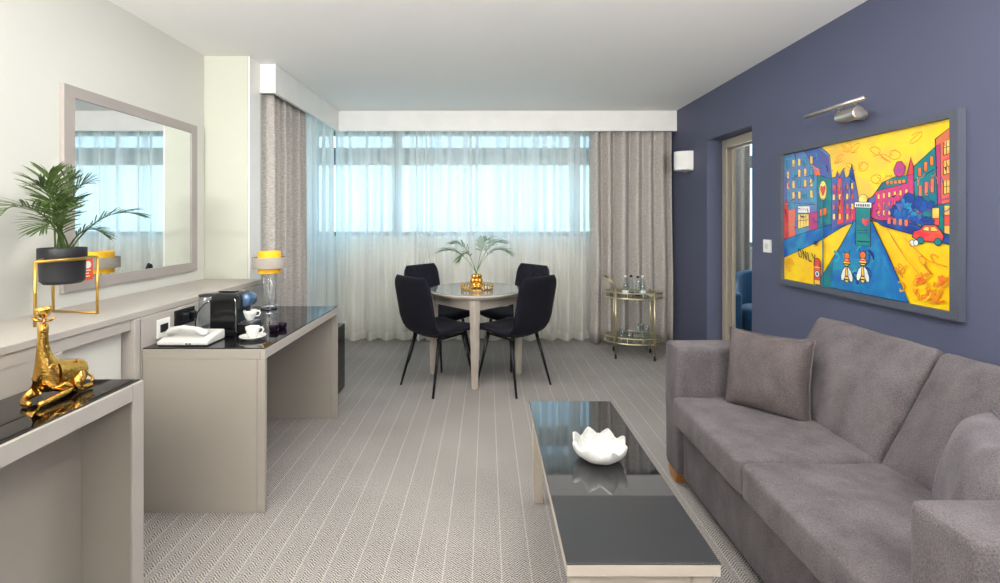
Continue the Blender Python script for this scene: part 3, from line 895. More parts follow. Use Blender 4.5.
def cup(loc, rz, label):
    c = thing('coffee_cup', label, 'cup', loc, rz, 'white espresso cups')
    c.scale = (0.84, 0.84, 0.95)
    bm = NB(); lathe(bm, [(0, 0.0), (0.018, 0.0), (0.02, 0.004), (0.03, 0.018), (0.037, 0.04), (0.039, 0.055), (0.0365, 0.055), (0.034, 0.038), (0.026, 0.017), (0, 0.009)], seg=28)
    obj('bowl', bm, M_PORC, c, smooth=True)
    bm = NB(); tube(bm, [(0.034, 0, 0.046), (0.05, 0, 0.05), (0.058, 0, 0.038), (0.05, 0, 0.024), (0.031, 0, 0.02)], 0.004, 8); obj('handle', bm, M_PORC, c, smooth=True)
    return c
s = obj('saucer', lathe(NB(), [(0, 0.0), (0.03, 0.0), (0.034, 0.003), (0.06, 0.013), (0.066, 0.017), (0.0655, 0.0195), (0.058, 0.017), (0.03, 0.007), (0, 0.006)], seg=40), M_PORC, None, smooth=True, loc=(-1.128, 2.215, DZ))
s.scale = (0.9, 0.9, 1.0)
tag(s, 'white saucer under the lower espresso cup on the desk', 'saucer')
cup((-1.128, 2.215, DZ + 0.0085), 0.2, 'white espresso cup standing on the saucer in front of the coffee machine')
cup((-1.222, 2.375, DZ + 0.0572), 0.2, 'white espresso cup standing on the drip tray of the coffee machine')

for k, (cx, cy, lab) in enumerate(((-1.105, 2.385, 'dark purple coffee capsule near the cups, left one of the pair on the desk'), (-1.085, 2.44, 'dark purple coffee capsule nearer the lamp, right one of the pair on the desk'))):
    t = thing('coffee_capsule', lab, 'capsule', (cx, cy, DZ), 0.3 * k, 'coffee capsules on the desk')
    bm = NB(); lathe(bm, [(0, 0.0), (0.016, 0.0), (0.021, 0.006), (0.023, 0.024), (0.022, 0.028), (0, 0.028)], (0, 0, 0.0), 20); obj('capsule_body', bm, M_CAPS, t, smooth=True)
    bm = NB(); lathe(bm, [(0, 0.0285), (0.023, 0.0285), (0.023, 0.031), (0, 0.0325)], (0, 0, 0.0), 20); obj('capsule_lid', bm, M_CAPS, t, smooth=True)

# table lamp
lp = thing('table_lamp', 'table lamp with a yellow shade ringed in grey on the far end of the desk', 'lamp', (-1.41, 2.98, DZ))
bm = NB(); cyl(bm, 0.052, 0, 0.028, seg=32, b=0.004); obj('base', bm, M_CHROME, lp, smooth=True, bevel=0.001)
bm = NB(); lathe(bm, [(0.046, 0.030), (0.046, 0.262), (0.042, 0.262), (0.042, 0.030)], seg=32); obj('glass_column', bm, M_CLEAR, lp, smooth=True)
bm = NB(); cyl(bm, 0.004, 0.0285, 0.30, seg=10); obj('rod', bm, M_CHROME, lp, smooth=True)
def ring(bm, r, z0, z1, t=0.003): return lathe(bm, [(r, z0), (r, z1), (r - t, z1), (r - t, z0), (r, z0)], seg=48)
ys = obj('shade', ring(NB(), 0.069, 0.232, 0.372), M_YELLOW, lp, smooth=True, bevel=0.0005)
gs = obj('shade_band', ring(NB(), 0.1, 0.266, 0.334), M_GREYSHADE, lp, smooth=True, bevel=0.0005)
bm = NB()
for k in range(3):
    a = 2 * PI * k / 3 + 0.4
    tube(bm, [(0.0, 0, 0.30), (0.098 * math.cos(a), 0.098 * math.sin(a), 0.30)], 0.0018, 6)
obj('shade_spider', bm, M_CHROME, lp)

# minibar fridge on the floor beyond the desk
fr = thing('minibar_fridge', 'small black fridge on the floor between the desk and the window', 'fridge', (-1.54, 3.12, 0))
obj('cabinet', box(NB(), 0.0, 0.405, 0.0, 0.435, 0.015, 0.52), M_BLACK, fr, bevel=0.004)
obj('door', box(NB(), 0.408, 0.443, 0.002, 0.433, 0.025, 0.518), M_FRIDGE, fr, bevel=0.004)
for x in (0.04, 0.36):
    for y in (0.04, 0.39):
        bm = NB(); cyl(bm, 0.015, 0, 0.0145, (x, y, 0), 12); obj('foot', bm, M_BLACK, fr)

# ================================================================ DINING SET
TX, TY, TZ = -0.095, 3.94, 0.73
tb = thing('dining_table', 'round pale taupe dining table with a grey glass top amid four dark chairs', 'table', (TX, TY, 0), PI / 4)
bm = NB(); lathe(bm, [(0, TZ - 0.04), (0.37, TZ - 0.04), (0.385, TZ - 0.034), (0.40, TZ - 0.016), (0.40, TZ - 0.008), (0.396, TZ - 0.005), (0, TZ - 0.005)], seg=72)
obj('table_top', bm, M_TABLE, tb, smooth=False)
bm = NB(); lathe(bm, [(0, TZ - 0.0048), (0.388, TZ - 0.0048), (0.389, TZ - 0.001), (0.387, TZ), (0, TZ)], seg=72)
obj('glass_top', bm, M_TGLASS, tb)
bm = NB(); a = 0.255
for s in (-1, 1):
    box(bm, -a + 0.03, a - 0.03, s * a - 0.011, s * a + 0.011, TZ - 0.125, TZ - 0.041)
    box(bm, s * a - 0.011, s * a + 0.011, -a + 0.03, a - 0.03, TZ - 0.125, TZ - 0.041)
obj('apron', bm, M_TABLE, tb)
for sx in (-1, 1):
    for sy in (-1, 1):
        bm = NB(); tapered_leg(bm, (sx * a, sy * a, TZ - 0.041), (sx * (a + 0.004), sy * (a + 0.004), 0), 0.062, 0.038)
        obj('leg', bm, M_TABLE, tb, bevel=0.004)

def slab(prof, hw, thick, nu=12, t0=0.0, t1=1.0, nv=16, front_mi=0):
    """padded panel swept along a (y,z) profile; hw(t) half width; thick(t) thickness"""
    P = [Vector((0, y, z)) for y, z in prof]
    # arc length param
    acc = [0]
    for a, b in zip(P, P[1:]): acc.append(acc[-1] + (b - a).length)
    def at(t):
        s = t * acc[-1]
        for k in range(len(P) - 1):
            if s <= acc[k + 1] + 1e-9:
                f = (s - acc[k]) / (acc[k + 1] - acc[k]); return P[k].lerp(P[k + 1], f)
        return P[-1].copy()
    bm = NB(); T = []; Bt = []
    for j in range(nv + 1):
        t = t0 + (t1 - t0) * j / nv
        c = at(t); d = (at(min(t + 0.03, 1)) - at(max(t - 0.03, 0))).normalized()
        n = Vector((0, d.z, -d.y)); h = hw(t); th = thick(t)
        rt, rb = [], []
        for i in range(nu + 1):
            u = -1 + 2 * i / nu
            x = math.sin(u * PI / 2) * h
            f = (1 - abs(math.sin(u * PI / 2)) ** 5) ** 0.5
            dish = n * 0.02 * (math.sin(u * PI / 2) ** 2)
            off = n * (th / 2 * (0.12 + 0.88 * f))
            rt.append(bm.verts.new(c + Vector((x, 0, 0)) + off + dish)); rb.append(bm.verts.new(c + Vector((x, 0, 0)) - off + dish))
        T.append(rt); Bt.append(rb)
    for j in range(nv):
        for i in range(nu):
            bm.faces.new((T[j][i], T[j][i + 1], T[j + 1][i + 1], T[j + 1][i])).material_index = front_mi
            bm.faces.new((Bt[j][i], Bt[j + 1][i], Bt[j + 1][i + 1], Bt[j][i + 1]))
        bm.faces.new((T[j][0], T[j + 1][0], Bt[j + 1][0], Bt[j][0])); bm.faces.new((T[j][nu], Bt[j][nu], Bt[j + 1][nu], T[j + 1][nu]))
    for j in (0, nv):
        for i in range(nu):
            bm.faces.new((T[j][i], Bt[j][i], Bt[j][i + 1], T[j][i + 1]))
    return bm

CG = 'dark velvet dining chairs around the round table'
def make_chair(label, loc, rz):
    c = thing('dining_chair', label, 'chair', loc, rz, CG)
    prof = [(0.235, 0.425), (0.21, 0.445), (0.15, 0.452), (0.05, 0.448), (-0.06, 0.438), (-0.13, 0.440), (-0.175, 0.460), (-0.205, 0.50), (-0.225, 0.56), (-0.245, 0.66), (-0.265, 0.76), (-0.285, 0.86), (-0.288, 0.885)]
    def hw(t):
        w = 0.225
        if t < 0.12: w *= (1 - (1 - t / 0.12) ** 2.6 * 0.16)
        if 0.35 < t < 0.62: w -= 0.012 * math.sin(PI * (t - 0.35) / 0.27)
        if t > 0.86: w *= (1 - ((t - 0.86) / 0.14) ** 2.6 * 0.20)
        return w
    def th(t):
        k = 0.062 if t < 0.45 else 0.062 - 0.02 * min(1, (t - 0.45) / 0.2)
        e = min(t, 1 - t)
        return k * min(1.0, 0.35 + 0.65 * (min(e, 0.05) / 0.05) ** 0.5)
    obj('seat', slab(prof, hw, th, t0=0.0, t1=0.47, nv=18), M_VELVET, c, smooth=True)
    obj('backrest', slab(prof, hw, th, t0=0.47, t1=1.0, nv=22, front_mi=1), [M_VELVET, M_QUILT], c, smooth=True)
    for sx in (-1, 1):
        for (ty, by) in ((0.13, 0.205), (-0.11, -0.215)):
            bm = NB(); tube(bm, [(sx * 0.15, ty, 0.417), (sx * 0.205, by, 0.0)], [0.0145, 0.0085], 12); obj('leg', bm, M_BLACKMETAL, c, smooth=True)
    bm = NB()
    for sx in (-1, 1): tube(bm, [(sx * 0.15, 0.15, 0.415), (sx * 0.15, -0.13, 0.405)], 0.010, 8)
    tube(bm, [(-0.15, 0.0, 0.41), (0.15, 0.0, 0.41)], 0.010, 8)
    obj('under_frame', bm, M_BLACKMETAL, c, smooth=True)
    return c
# rz: local +Y faces the table
ch = make_chair('dark velvet dining chair nearest the desk, near left of the round table', (-0.39, 3.675, 0), -PI / 4)
copy_tree(ch, (0.21, 3.675, 0), PI / 4, 'dark velvet dining chair nearest the coffee table, near right of the round table')
copy_tree(ch, (-0.43, 4.28, 0), -3 * PI / 4 + 0.12, 'dark velvet dining chair by the sheer curtain, far left of the round table')
copy_tree(ch, (0.24, 4.28, 0), 3 * PI / 4 - 0.12, 'dark velvet dining chair by the sheer curtain, far right of the round table')

# centrepiece
tr = thing('decorative_tray', 'round mirrored tray with a gold looped rim in the middle of the dining table', 'tray', (-0.085, 3.92, TZ))
bm = NB(); cyl(bm, 0.125, 0.004, 0.010, seg=48); obj('mirror_plate', bm, M_CHROME, tr)
bm = NB()
for k in range(26):
    a = 2 * PI * k / 26
    c = Vector((0.133 * math.cos(a), 0.133 * math.sin(a), 0.022)); tdir = Vector((-math.sin(a), math.cos(a), 0))
    tube(bm, [c + tdir * 0.015 * math.cos(q) + Vector((0, 0, 0.020 * math.sin(q))) for q in [2 * PI * j / 10 for j in range(10)]], 0.0028, 6, closed=True)
tube(bm, [(0.133 * math.cos(a), 0.133 * math.sin(a), 0.004) for a in [2 * PI * j / 40 for j in range(40)]], 0.004, 6, closed=True)
obj('rim', bm, M_GOLD, tr, smooth=True)
vs = thing('vase', 'gold bauble vase holding palm fronds on the tray on the dining table', 'vase', (-0.09, 3.90, TZ + 0.0105))
bm = NB()
rnd = random.Random(4)
for lev, (zz, rad, nb) in enumerate(((0.026, 0.036, 6), (0.064, 0.034, 6), (0.098, 0.026, 5))):
    for k in range(nb):
        a = 2 * PI * (k + 0.5 * (lev % 2)) / nb
        bmesh.ops.create_icosphere(bm, subdivisions=2, radius=0.026 - 0.002 * lev, matrix=Matrix.Translation((rad * math.cos(a), rad * math.sin(a), zz)))
lathe(bm, [(0, 0.004), (0.03, 0.004), (0.035, 0.06), (0.022, 0.11), (0.022, 0.118), (0, 0.118)], seg=20)
obj('vase_body', bm, M_GOLD, vs, smooth=True)
for k, (tp, rise, ll) in enumerate([((-0.30, -0.02, 0.20), 0.16, 0.13), ((-0.20, 0.05, 0.26), 0.18, 0.12), ((-0.13, -0.06, 0.13), 0.22, 0.10), ((0.27, -0.03, 0.19), 0.20, 0.15), ((0.22, 0.05, 0.27), 0.18, 0.15), ((0.10, 0.08, 0.29), 0.18, 0.13)]):
    bs = Vector((0.008 * math.cos(k), 0.008 * math.sin(k), 0.11))
    obj('frond', frond_mesh(bs, bs + Vector(tp), rise, n=15, ll=ll * 1.35, lw=0.0042, seed=k + 50, start=0.38, stem_r=0.0028), M_LEAFPALE, vs)

# ================================================================ COFFEE TABLE
KX0, KX1, KY0, KY1, KZ = 0.200, 0.588, 1.155, 2.19, 0.45
ct = thing('coffee_table', 'long low coffee table with a dark glass top in front of the sofa', 'table')
obj('glass_top', box(NB(), KX0, KX1, KY0, KY1, KZ - 0.006, KZ), M_CGLASS, ct, bevel=0.0015)
obj('table_frame', box(NB(), KX0, KX1, KY0, KY1, KZ - 0.036, KZ - 0.0065), M_TABLE, ct, bevel=0.003)
bm = NB()
ins = 0.03
box(bm, KX0 + 0.05, KX1 - 0.05, KY0 + ins, KY0 + ins + 0.018, KZ - 0.10, KZ - 0.0365); box(bm, KX0 + 0.05, KX1 - 0.05, KY1 - ins - 0.018, KY1 - ins, KZ - 0.10, KZ - 0.0365)
box(bm, KX0 + ins, KX0 + ins + 0.018, KY0 + 0.06, KY1 - 0.06, KZ - 0.10, KZ - 0.0365); box(bm, KX1 - ins - 0.018, KX1 - ins, KY0 + 0.06, KY1 - 0.06, KZ - 0.10, KZ - 0.0365)
obj('apron', bm, M_TABLE, ct)
for x in (KX0 + 0.038, KX1 - 0.038):
    for y in (KY0 + 0.042, KY1 - 0.042):
        bm = NB(); tapered_leg(bm, (x, y, KZ - 0.0365), (x, y, 0), 0.052, 0.042); obj('leg', bm, M_TABLE, ct, bevel=0.003)
# lotus bowl
def lotus():
    bm = NB()
    for ringi, (npet, rmax, zmax, wid, rot) in enumerate(((8, 0.098, 0.070, 0.64, 0.2), (8, 0.086, 0.052, 0.60, 0.2 + PI / 8))):
        for k in range(npet):
            a0 = 2 * PI * k / npet + rot
            g_ = []
            for j in range(9):
                f = j / 8
                r = rmax * (0.30 + 0.70 * math.sin(f * PI / 2 * 0.98) ** 0.9) if j else 0.012
                if j == 0: r = 0.010
                z = 0.006 + zmax * f ** 1.7
                wv = (2 * PI / npet) * (0.62 if f < 0.5 else 0.62 * max(0.02, (1 - ((f - 0.5) / 0.5) ** 2.2)))
                row = []
                for i in range(7):
                    u = -1 + 2 * i / 6
                    a = a0 + u * wv
                    rr = r + 0.006 * u * u * (-1) * f + (0.004 * (1 - abs(u)) if f > 0.3 else 0)
                    row.append(bm.verts.new((rr * math.cos(a), rr * math.sin(a), z - 0.004 * (1 - u * u) * f)))
                g_.append(row)
            for j in range(8):
                for i in range(6): bm.faces.new((g_[j][i], g_[j][i + 1], g_[j + 1][i + 1], g_[j + 1][i]))
    return bm
lo = obj('bowl', lotus(), M_PEARL, None, smooth=True, loc=(0.405, 1.66, KZ))
s_ = lo.modifiers.new('solid', 'SOLIDIFY'); s_.thickness = 0.004; s_.offset = 0
s_ = lo.modifiers.new('sub', 'SUBSURF'); s_.levels = 1; s_.render_levels = 1
tag(lo, 'white lotus shaped bowl on the dark coffee table', 'bowl')

# ================================================================ SOFA
so = thing('sofa', 'grey chenille sofa with two seat cushions against the blue wall', 'sofa', (0, 0, 0))
def sb(name, x0, x1, y0, y1, z0, z1, r, crown=(0, 0, 0), seed=1, wob=0.003, n=14):
    bm = NB(); soft_box(bm, x1 - x0, y1 - y0, z1 - z0, r, crown, n, wob, seed, Matrix.Translation(((x0 + x1) / 2, (y0 + y1) / 2, (z0 + z1) / 2)))
    return obj(name, bm, M_SOFA, so, smooth=True)
sb('arm', 0.93, 1.96, 2.25, 2.405, 0.058, 0.69, 0.022, (0.003, 0.003, 0.003), 2)
sb('arm', 0.942, 1.96, 0.88, 1.035, 0.058, 0.69, 0.022, (0.003, 0.003, 0.003), 3)
sb('back', 1.70, 1.965, 1.036, 2.249, 0.058, 0.69, 0.03, (0.004, 0, 0.004), 4)
sb('base', 0.955, 1.70, 1.037, 2.248, 0.05, 0.316, 0.015, (0.003, 0, 0), 5)
sb('seat_cushion', 0.902, 1.70, 1.648, 2.244, 0.318, 0.453, 0.022, (0.008, 0.0, 0.010), 6)
sb('seat_cushion', 0.902, 1.70, 1.041, 1.640, 0.318, 0.453, 0.022, (0.008, 0.0, 0.010), 7)
for x in (0.975, 1.90):
    for y in (0.95, 2.33):
        bm = NB(); tapered_leg(bm, (x, y, 0.060), (x, y, 0), 0.085, 0.065); obj('foot', bm, M_WOOD, so, bevel=0.004)
def back_cushion(cy, w, seed, ry=0.48, dz=0.0, rz=0.0):
    bm = NB()
    M = Matrix.Translation((1.557, cy, 0.612 + dz)) @ Matrix.Rotation(rz, 4, 'Z') @ Matrix.Rotation(ry, 4, 'Y')
    soft_box(bm, 0.14, w, 0.48, 0.028, (0.055, 0.0, 0.004), 18, 0.010, seed, M)
    return obj('back_cushion', bm, M_SOFA, so, smooth=True)
back_cushion(1.945, 0.60, 21)
back_cushion(1.338, 0.60, 23)

def scatter(label, loc, w, h, t, rz, rx, seed, m, group='scatter cushions on the sofa'):
    c = thing('scatter_cushion', label, 'cushion', loc, 0, group)
    M = Matrix.Rotation(rz, 4, 'Z') @ Matrix.Rotation(rx, 4, 'X')
    bm = NB(); pillow(bm, w, h, t, seed=seed, mtx=M); obj('cover', bm, m, c, smooth=True)
    bm = NB(); pts = [M @ p for p in pillow_edge(w, h)]
    tube(bm, pts, 0.0045, 6, closed=True); obj('piping', bm, m, c, smooth=True)
    return c
scatter('taupe scatter cushion leaning in the far corner of the sofa', (1.275, 2.09, 0.614), 0.345, 0.36, 0.16, -0.82, -0.22, 31, M_SOFAP)
scatter('grey scatter cushion half hidden behind the near arm of the sofa', (1.345, 1.21, 0.585), 0.39, 0.35, 0.19, 1.0, 0.24, 37, M_SOFAG)

# ================================================================ BAR CART
bc = thing('bar_cart', 'oval brass bar cart with glass trays by the grey drape', 'cart', (1.415, 4.45, 0), -0.2)
def oval(rx, ry, z, n=48): return [(rx * math.cos(2 * PI * k / n), ry * math.sin(2 * PI * k / n), z) for k in range(n)]
for zz in (0.575, 0.15):
    rx, ry = 0.27, 0.17
    bm = NB()
    tube(bm, oval(rx, ry, zz + 0.052), 0.0055, 8, closed=True); tube(bm, oval(rx, ry, zz), 0.0075, 8, closed=True)
    for k in range(12):
        a = 2 * PI * (k + 0.5) / 12
        tube(bm, [(rx * math.cos(a), ry * math.sin(a), zz), (rx * math.cos(a), ry * math.sin(a), zz + 0.052)], 0.003, 6)
    g2 = obj('tray', bm, M_BRASS, bc, smooth=True)
    bm = NB(); lathe(bm, [(0, zz + 0.003), (0.985, zz + 0.003), (0.985, zz + 0.008), (0, zz + 0.008)], seg=56, sx=rx, sy=ry); obj('tray_glass', bm, M_TRAYGLASS, g2)
    bm = NB(); lathe(bm, [(0.988, zz + 0.009), (0.988, zz + 0.047)], seg=56, sx=rx, sy=ry); obj('glass_gallery', bm, M_TRAYGLASS, g2, smooth=True)
for sx in (-1, 1):
    for sy in (-1, 1):
        x, y = sx * 0.175, sy * 0.137
        bm = NB(); tube(bm, [(x, y, 0.05), (x, y, 0.66 if sx < 0 else 0.645)], 0.0085, 12); po = obj('post', bm, M_BRASS, bc, smooth=True)
        bm = NB(); cyl(bm, 0.022, -0.009, 0.009, (x, y, 0.022), 20, 'x', 0.003); wh = obj('caster', bm, M_BLACK, bc, smooth=True)
        bm = NB(); box(bm, x - 0.014, x - 0.0105, y - 0.008, y + 0.008, 0.018, 0.055); box(bm, x + 0.0105, x + 0.014, y - 0.008, y + 0.008, 0.018, 0.055); box(bm, x - 0.014, x + 0.014, y - 0.008, y + 0.008, 0.0505, 0.056)
        obj('caster_fork', bm, M_BRASS, bc)
bm = NB(); tube(bm, [(-0.175, -0.137, 0.655), (-0.185, -0.137, 0.70), (-0.22, -0.135, 0.735), (-0.262, -0.12, 0.755), (-0.275, -0.09, 0.757), (-0.275, 0.09, 0.757), (-0.262, 0.12, 0.755), (-0.22, 0.135, 0.735), (-0.185, 0.137, 0.70), (-0.175, 0.137, 0.655)], 0.0085, 10)
obj('push_handle', bm, M_BRASS, bc, smooth=True)
def cart_pt(x, y, z):
    c, s = math.cos(-0.2), math.sin(-0.2)
    return (1.415 + x * c - y * s, 4.45 + x * s + y * c, z)
BG = 'glass water bottles on the bar cart'
def bottle(loc, label, blk):
    t = thing('water_bottle', label, 'bottle', loc, 0, BG)
    bm = NB(); lathe(bm, [(0, 0.0), (0.026, 0.0), (0.028, 0.006), (0.028, 0.075), (0.024, 0.105), (0.014, 0.145), (0.0115, 0.165), (0.0115, 0.178), (0, 0.178)], seg=24); obj('glass_body', bm, M_BOTTLE, t, smooth=True)
    bm = NB(); cyl(bm, 0.0135, 0.1785, 0.198, seg=16, b=0.002); obj('cap', bm, M_WHITE if not blk else M_BLACK, t, smooth=True)
    bm = NB(); lathe(bm, [(0.0284, 0.018 if not blk else 0.008), (0.0288, 0.018 if not blk else 0.008), (0.0288, 0.055 if not blk else 0.03), (0.0284, 0.055 if not blk else 0.03), (0.0284, 0.018 if not blk else 0.008)], seg=24); obj('paper_label', bm, M_WHITE if not blk else M_BLACK, t, smooth=True)
    return t
zt_ = 0.5835
bottle(cart_pt(-0.075, -0.03, zt_), 'glass water bottle with a white cap and white band, leftmost on the bar cart', False)
bottle(cart_pt(-0.02, 0.005, zt_), 'glass water bottle with a black cap, second from left on the bar cart', True)
bottle(cart_pt(0.035, -0.06, zt_), 'glass water bottle with a black cap, third from left on the bar cart', True)
bottle(cart_pt(0.085, -0.005, zt_), 'glass water bottle with a white cap, rightmost on the bar cart', False)
zb_ = 0.1585
def tumbler(loc, label):
    t = obj('tumbler', lathe(NB(), [(0, 0), (0.028, 0), (0.031, 0.004), (0.035, 0.09), (0.0335, 0.09), (0.0295, 0.012), (0, 0.010)], seg=24), M_CLEAR, None, smooth=True, loc=loc)
    return tag(t, label, 'glass', 'tumblers on the lower tray of the bar cart')
GL = 'clear glass tumbler among the tumblers on the left of the lower cart tray'
for x, y in ((-0.12, -0.07), (-0.045, -0.085), (-0.10, 0.01), (-0.03, -0.005)):
    tumbler(cart_pt(x, y, zb_), GL)
def wineglass(loc, label):
    t = thing('wine_glass', label, 'glass', loc, 0, 'wine glasses on the lower tray of the bar cart')
    bm = NB(); lathe(bm, [(0, 0.068), (0.006, 0.068), (0.024, 0.083), (0.033, 0.11), (0.030, 0.145), (0.029, 0.145), (0.031, 0.11), (0.022, 0.086), (0, 0.073)], seg=24); obj('glass_bowl', bm, M_CLEAR, t, smooth=True)
    bm = NB(); lathe(bm, [(0, 0), (0.03, 0), (0.03, 0.002), (0.006, 0.006), (0.0035, 0.015), (0.0035, 0.0675), (0, 0.0675)], seg=24); obj('stem', bm, M_CLEAR, t, smooth=True)
WL_ = 'clear stemmed glass among those on the right of the lower cart tray'
for x, y in ((0.035, -0.07), (0.105, -0.085), (0.05, 0.01), (0.12, -0.005), (0.08, 0.075)):
    wineglass(cart_pt(x, y, zb_), WL_)
bw = obj('dish', lathe(NB(), [(0, 0), (0.02, 0), (0.034, 0.012), (0.04, 0.022), (0.038, 0.022), (0.03, 0.012), (0, 0.004)], seg=24), M_PORC, None, smooth=True, loc=cart_pt(0.16, -0.02, zt_))
tag(bw, 'small white dish at the right end of the upper bar cart tray', 'dish')

# ================================================================ RIGHT WALL FITTINGS
# wall lamp (half round white box)
wl_ = thing('wall_lamp', 'white half-round wall lamp on the blue wall beside the drape', 'lamp', (XR, 4.50, 1.80))
bm = NB(); n = 20
a_ = [(-(0.145) * math.sin(PI * k / n) ** 0.8, -0.092 * math.cos(PI * k / n)) for k in range(n + 1)]
o_, i_ = [], []
for x, y in a_:
    o_.append((bm.verts.new((x - 0.002, y, 0.0)), bm.verts.new((x - 0.002, y, 0.18))))
    i_.append((bm.verts.new((x * 0.95 - 0.002, y * 0.95, 0.0)), bm.verts.new((x * 0.95 - 0.002, y * 0.95, 0.18))))
for k in range(n):
    bm.faces.new((o_[k][0], o_[k + 1][0], o_[k + 1][1], o_[k][1])); bm.faces.new((i_[k][0], i_[k][1], i_[k + 1][1], i_[k + 1][0]))
    bm.faces.new((o_[k][1], o_[k + 1][1], i_[k + 1][1], i_[k][1])); bm.faces.new((o_[k][0], i_[k][0], i_[k + 1][0], o_[k + 1][0]))
for k in (0, n): bm.faces.new((o_[k][0], o_[k][1], i_[k][1], i_[k][0]))
obj('diffuser', bm, M_WHITE, wl_)
bm = NB(); box(bm, -0.02, -0.001, -0.08, 0.08, -0.012, 0.15); obj('back_plate', bm, M_STEEL, wl_)
bm = NB(); tube(bm, [(-0.02, 0, 0.05), (-0.08, 0, 0.06)], 0.012, 10); obj('bulb_holder', bm, M_WHITE, wl_)

# light switch
t = thing('light_switch', 'white light switch plate on the blue wall left of the painting', 'switch', (XR, 3.24, 1.13))
obj('plate', box(NB(), -0.009, -0.0005, -0.045, 0.045, -0.045, 0.045), M_WHITE, t, bevel=0.002)
obj('rocker', box(NB(), -0.013, -0.0095, -0.014, 0.014, -0.018, 0.018), M_PHONE, t, bevel=0.001)

# picture light
pl = thing('picture_light', 'brushed steel picture light on the blue wall above the painting', 'lamp', (XR, 2.415, 1.90))
bm = NB(); tube(bm, [(-0.165, -0.205, 0.0), (-0.165, 0.205, 0.0)], 0.011, 14); obj('lamp_bar', bm, M_STEEL, pl, smooth=True)
bm = NB(); cyl(bm, 0.034, -0.065, 0.065, (-0.078, 0.0, -0.036), 28, 'y', 0.004); obj('canister', bm, M_STEEL, pl, smooth=True, bevel=0.001)
bm = NB(); cyl(bm, 0.026, 0.0, 0.044, (-0.0455, 0.0, -0.036), 20, 'x'); obj('wall_mount', bm, M_STEEL, pl, smooth=False)
for y in (-0.055, 0.055):
    bm = NB(); tube(bm, [(-0.078, y, -0.004), (-0.10, y, 0.016), (-0.135, y, 0.018), (-0.163, y, 0.004)], 0.006, 8); obj('arm', bm, M_STEEL, pl, smooth=True)

# ---------------- painting
PW, PH = 1.177, 0.885
pt = thing('painting', 'large framed yellow and blue street painting on the blue wall above the sofa', 'painting', (XR, 3.077, 0.891))
# local: x<0 towards the room, y runs from 0 (left) to -PW (right), z up
fw = 0.034
bm = NB()
for (a0, a1, b0_, b1_) in ((0, PW, 0, fw), (0, PW, PH - fw, PH), (0, fw, fw, PH - fw), (PW - fw, PW, fw, PH - fw)):
    box(bm, -0.036, -0.001, -a1, -a0, b0_, b1_)
obj('frame', bm, M_PFRAME, pt)
PALETTE = {}
PM = []
def paint(name, rgb, rgb2=None, scale=6.0, sharp=0.12):
    m = bpy.data.materials.new('paint_' + name); m.use_nodes = True
    N, L = m.node_tree.nodes, m.node_tree.links
    b = N['Principled BSDF']; b.inputs['Roughness'].default_value = 0.3
    tc = N.new('ShaderNodeTexCoord'); nz = N.new('ShaderNodeTexNoise')
    nz.inputs['Scale'].default_value = scale; nz.inputs['Detail'].default_value = 5; nz.inputs['Distortion'].default_value = 1.2
    L.new(tc.outputs['Object'], nz.inputs['Vector'])
    rp = N.new('ShaderNodeValToRGB')
    rp.color_ramp.elements[0].position = 0.5 - sharp; rp.color_ramp.elements[0].color = (*lin(rgb), 1)
    rp.color_ramp.elements[1].position = 0.5 + sharp; rp.color_ramp.elements[1].color = (*lin(rgb2 or rgb), 1)
    L.new(nz.outputs['Fac'], rp.inputs[0]); L.new(rp.outputs[0], b.inputs['Base Color'])
    PALETTE[name] = len(PM); PM.append(m)
paint('sky', (248, 214, 20), (232, 190, 70), 5, 0.16)
paint('ochre', (236, 160, 40), (214, 130, 30), 9)
paint('ground', (250, 214, 8), (244, 186, 24), 5, 0.16)
paint('road', (14, 78, 164), (34, 138, 180), 6, 0.14)
paint('navy', (18, 44, 128), (30, 80, 160), 9)
paint('teal', (8, 128, 124), (20, 104, 130), 8)
paint('leftwall', (64, 148, 180), (112, 96, 172), 9, 0.14)
paint('violet', (96, 76, 150), (54, 104, 170), 10)
paint('pink', (206, 52, 112), (178, 52, 120), 9)
paint('red', (214, 40, 60), (226, 84, 60), 9)
paint('salmon', (226, 92, 88), (214, 120, 70), 9)
paint('window', (248, 220, 110), (250, 190, 70), 20)
paint('white', (240, 238, 228), (220, 226, 226), 20)
paint('black', (22, 22, 34), (30, 26, 50), 20)
paint('orange', (240, 130, 40), (228, 90, 40), 12)
paint('turq', (60, 170, 186), (40, 130, 170), 10)
cv = NB()
LAY = [0]
def uvp(u, v, k): return Vector((-0.012 - 0.00006 * k, -u * PW, v * PH))
def poly(pts, colname, outline=0.0):
    LAY[0] += 1
    k = LAY[0] * 0.25
    vs_ = [cv.verts.new(uvp(u, v, k)) for u, v in pts]
    for tri in tessellate_polygon([[Vector((u, v, 0)) for u, v in pts]]):
        cv.faces.new([vs_[i] for i in tri]).material_index = PALETTE[colname]
    if outline: stroke(list(pts) + [pts[0]], outline)
def stroke(pts, w=0.004, colname='black'):
    LAY[0] += 1
    k = LAY[0] * 0.25
    P = [Vector((u * PW, v * PH)) for u, v in pts]
    rings = []
    for i, p in enumerate(P):
        d = P[min(i + 1, len(P) - 1)] - P[max(i - 1, 0)]
        if d.length < 1e-6: d = Vector((1, 0))
        d.normalize(); n_ = Vector((-d.y, d.x)) * w / 2
        rings.append([cv.verts.new((-0.012 - 0.00006 * k, -(q.x), q.y)) for q in (p + n_, p - n_)])
    for a, b in zip(rings, rings[1:]):
        cv.faces.new((a[0], a[1], b[1], b[0])).material_index = PALETTE[colname]
def blob(u, v, ru, rv, colname, outline=0.0, n=16):
    poly([(u + ru * math.cos(2 * PI * k / n), v + rv * math.sin(2 * PI * k / n)) for k in range(n)], colname, outline)
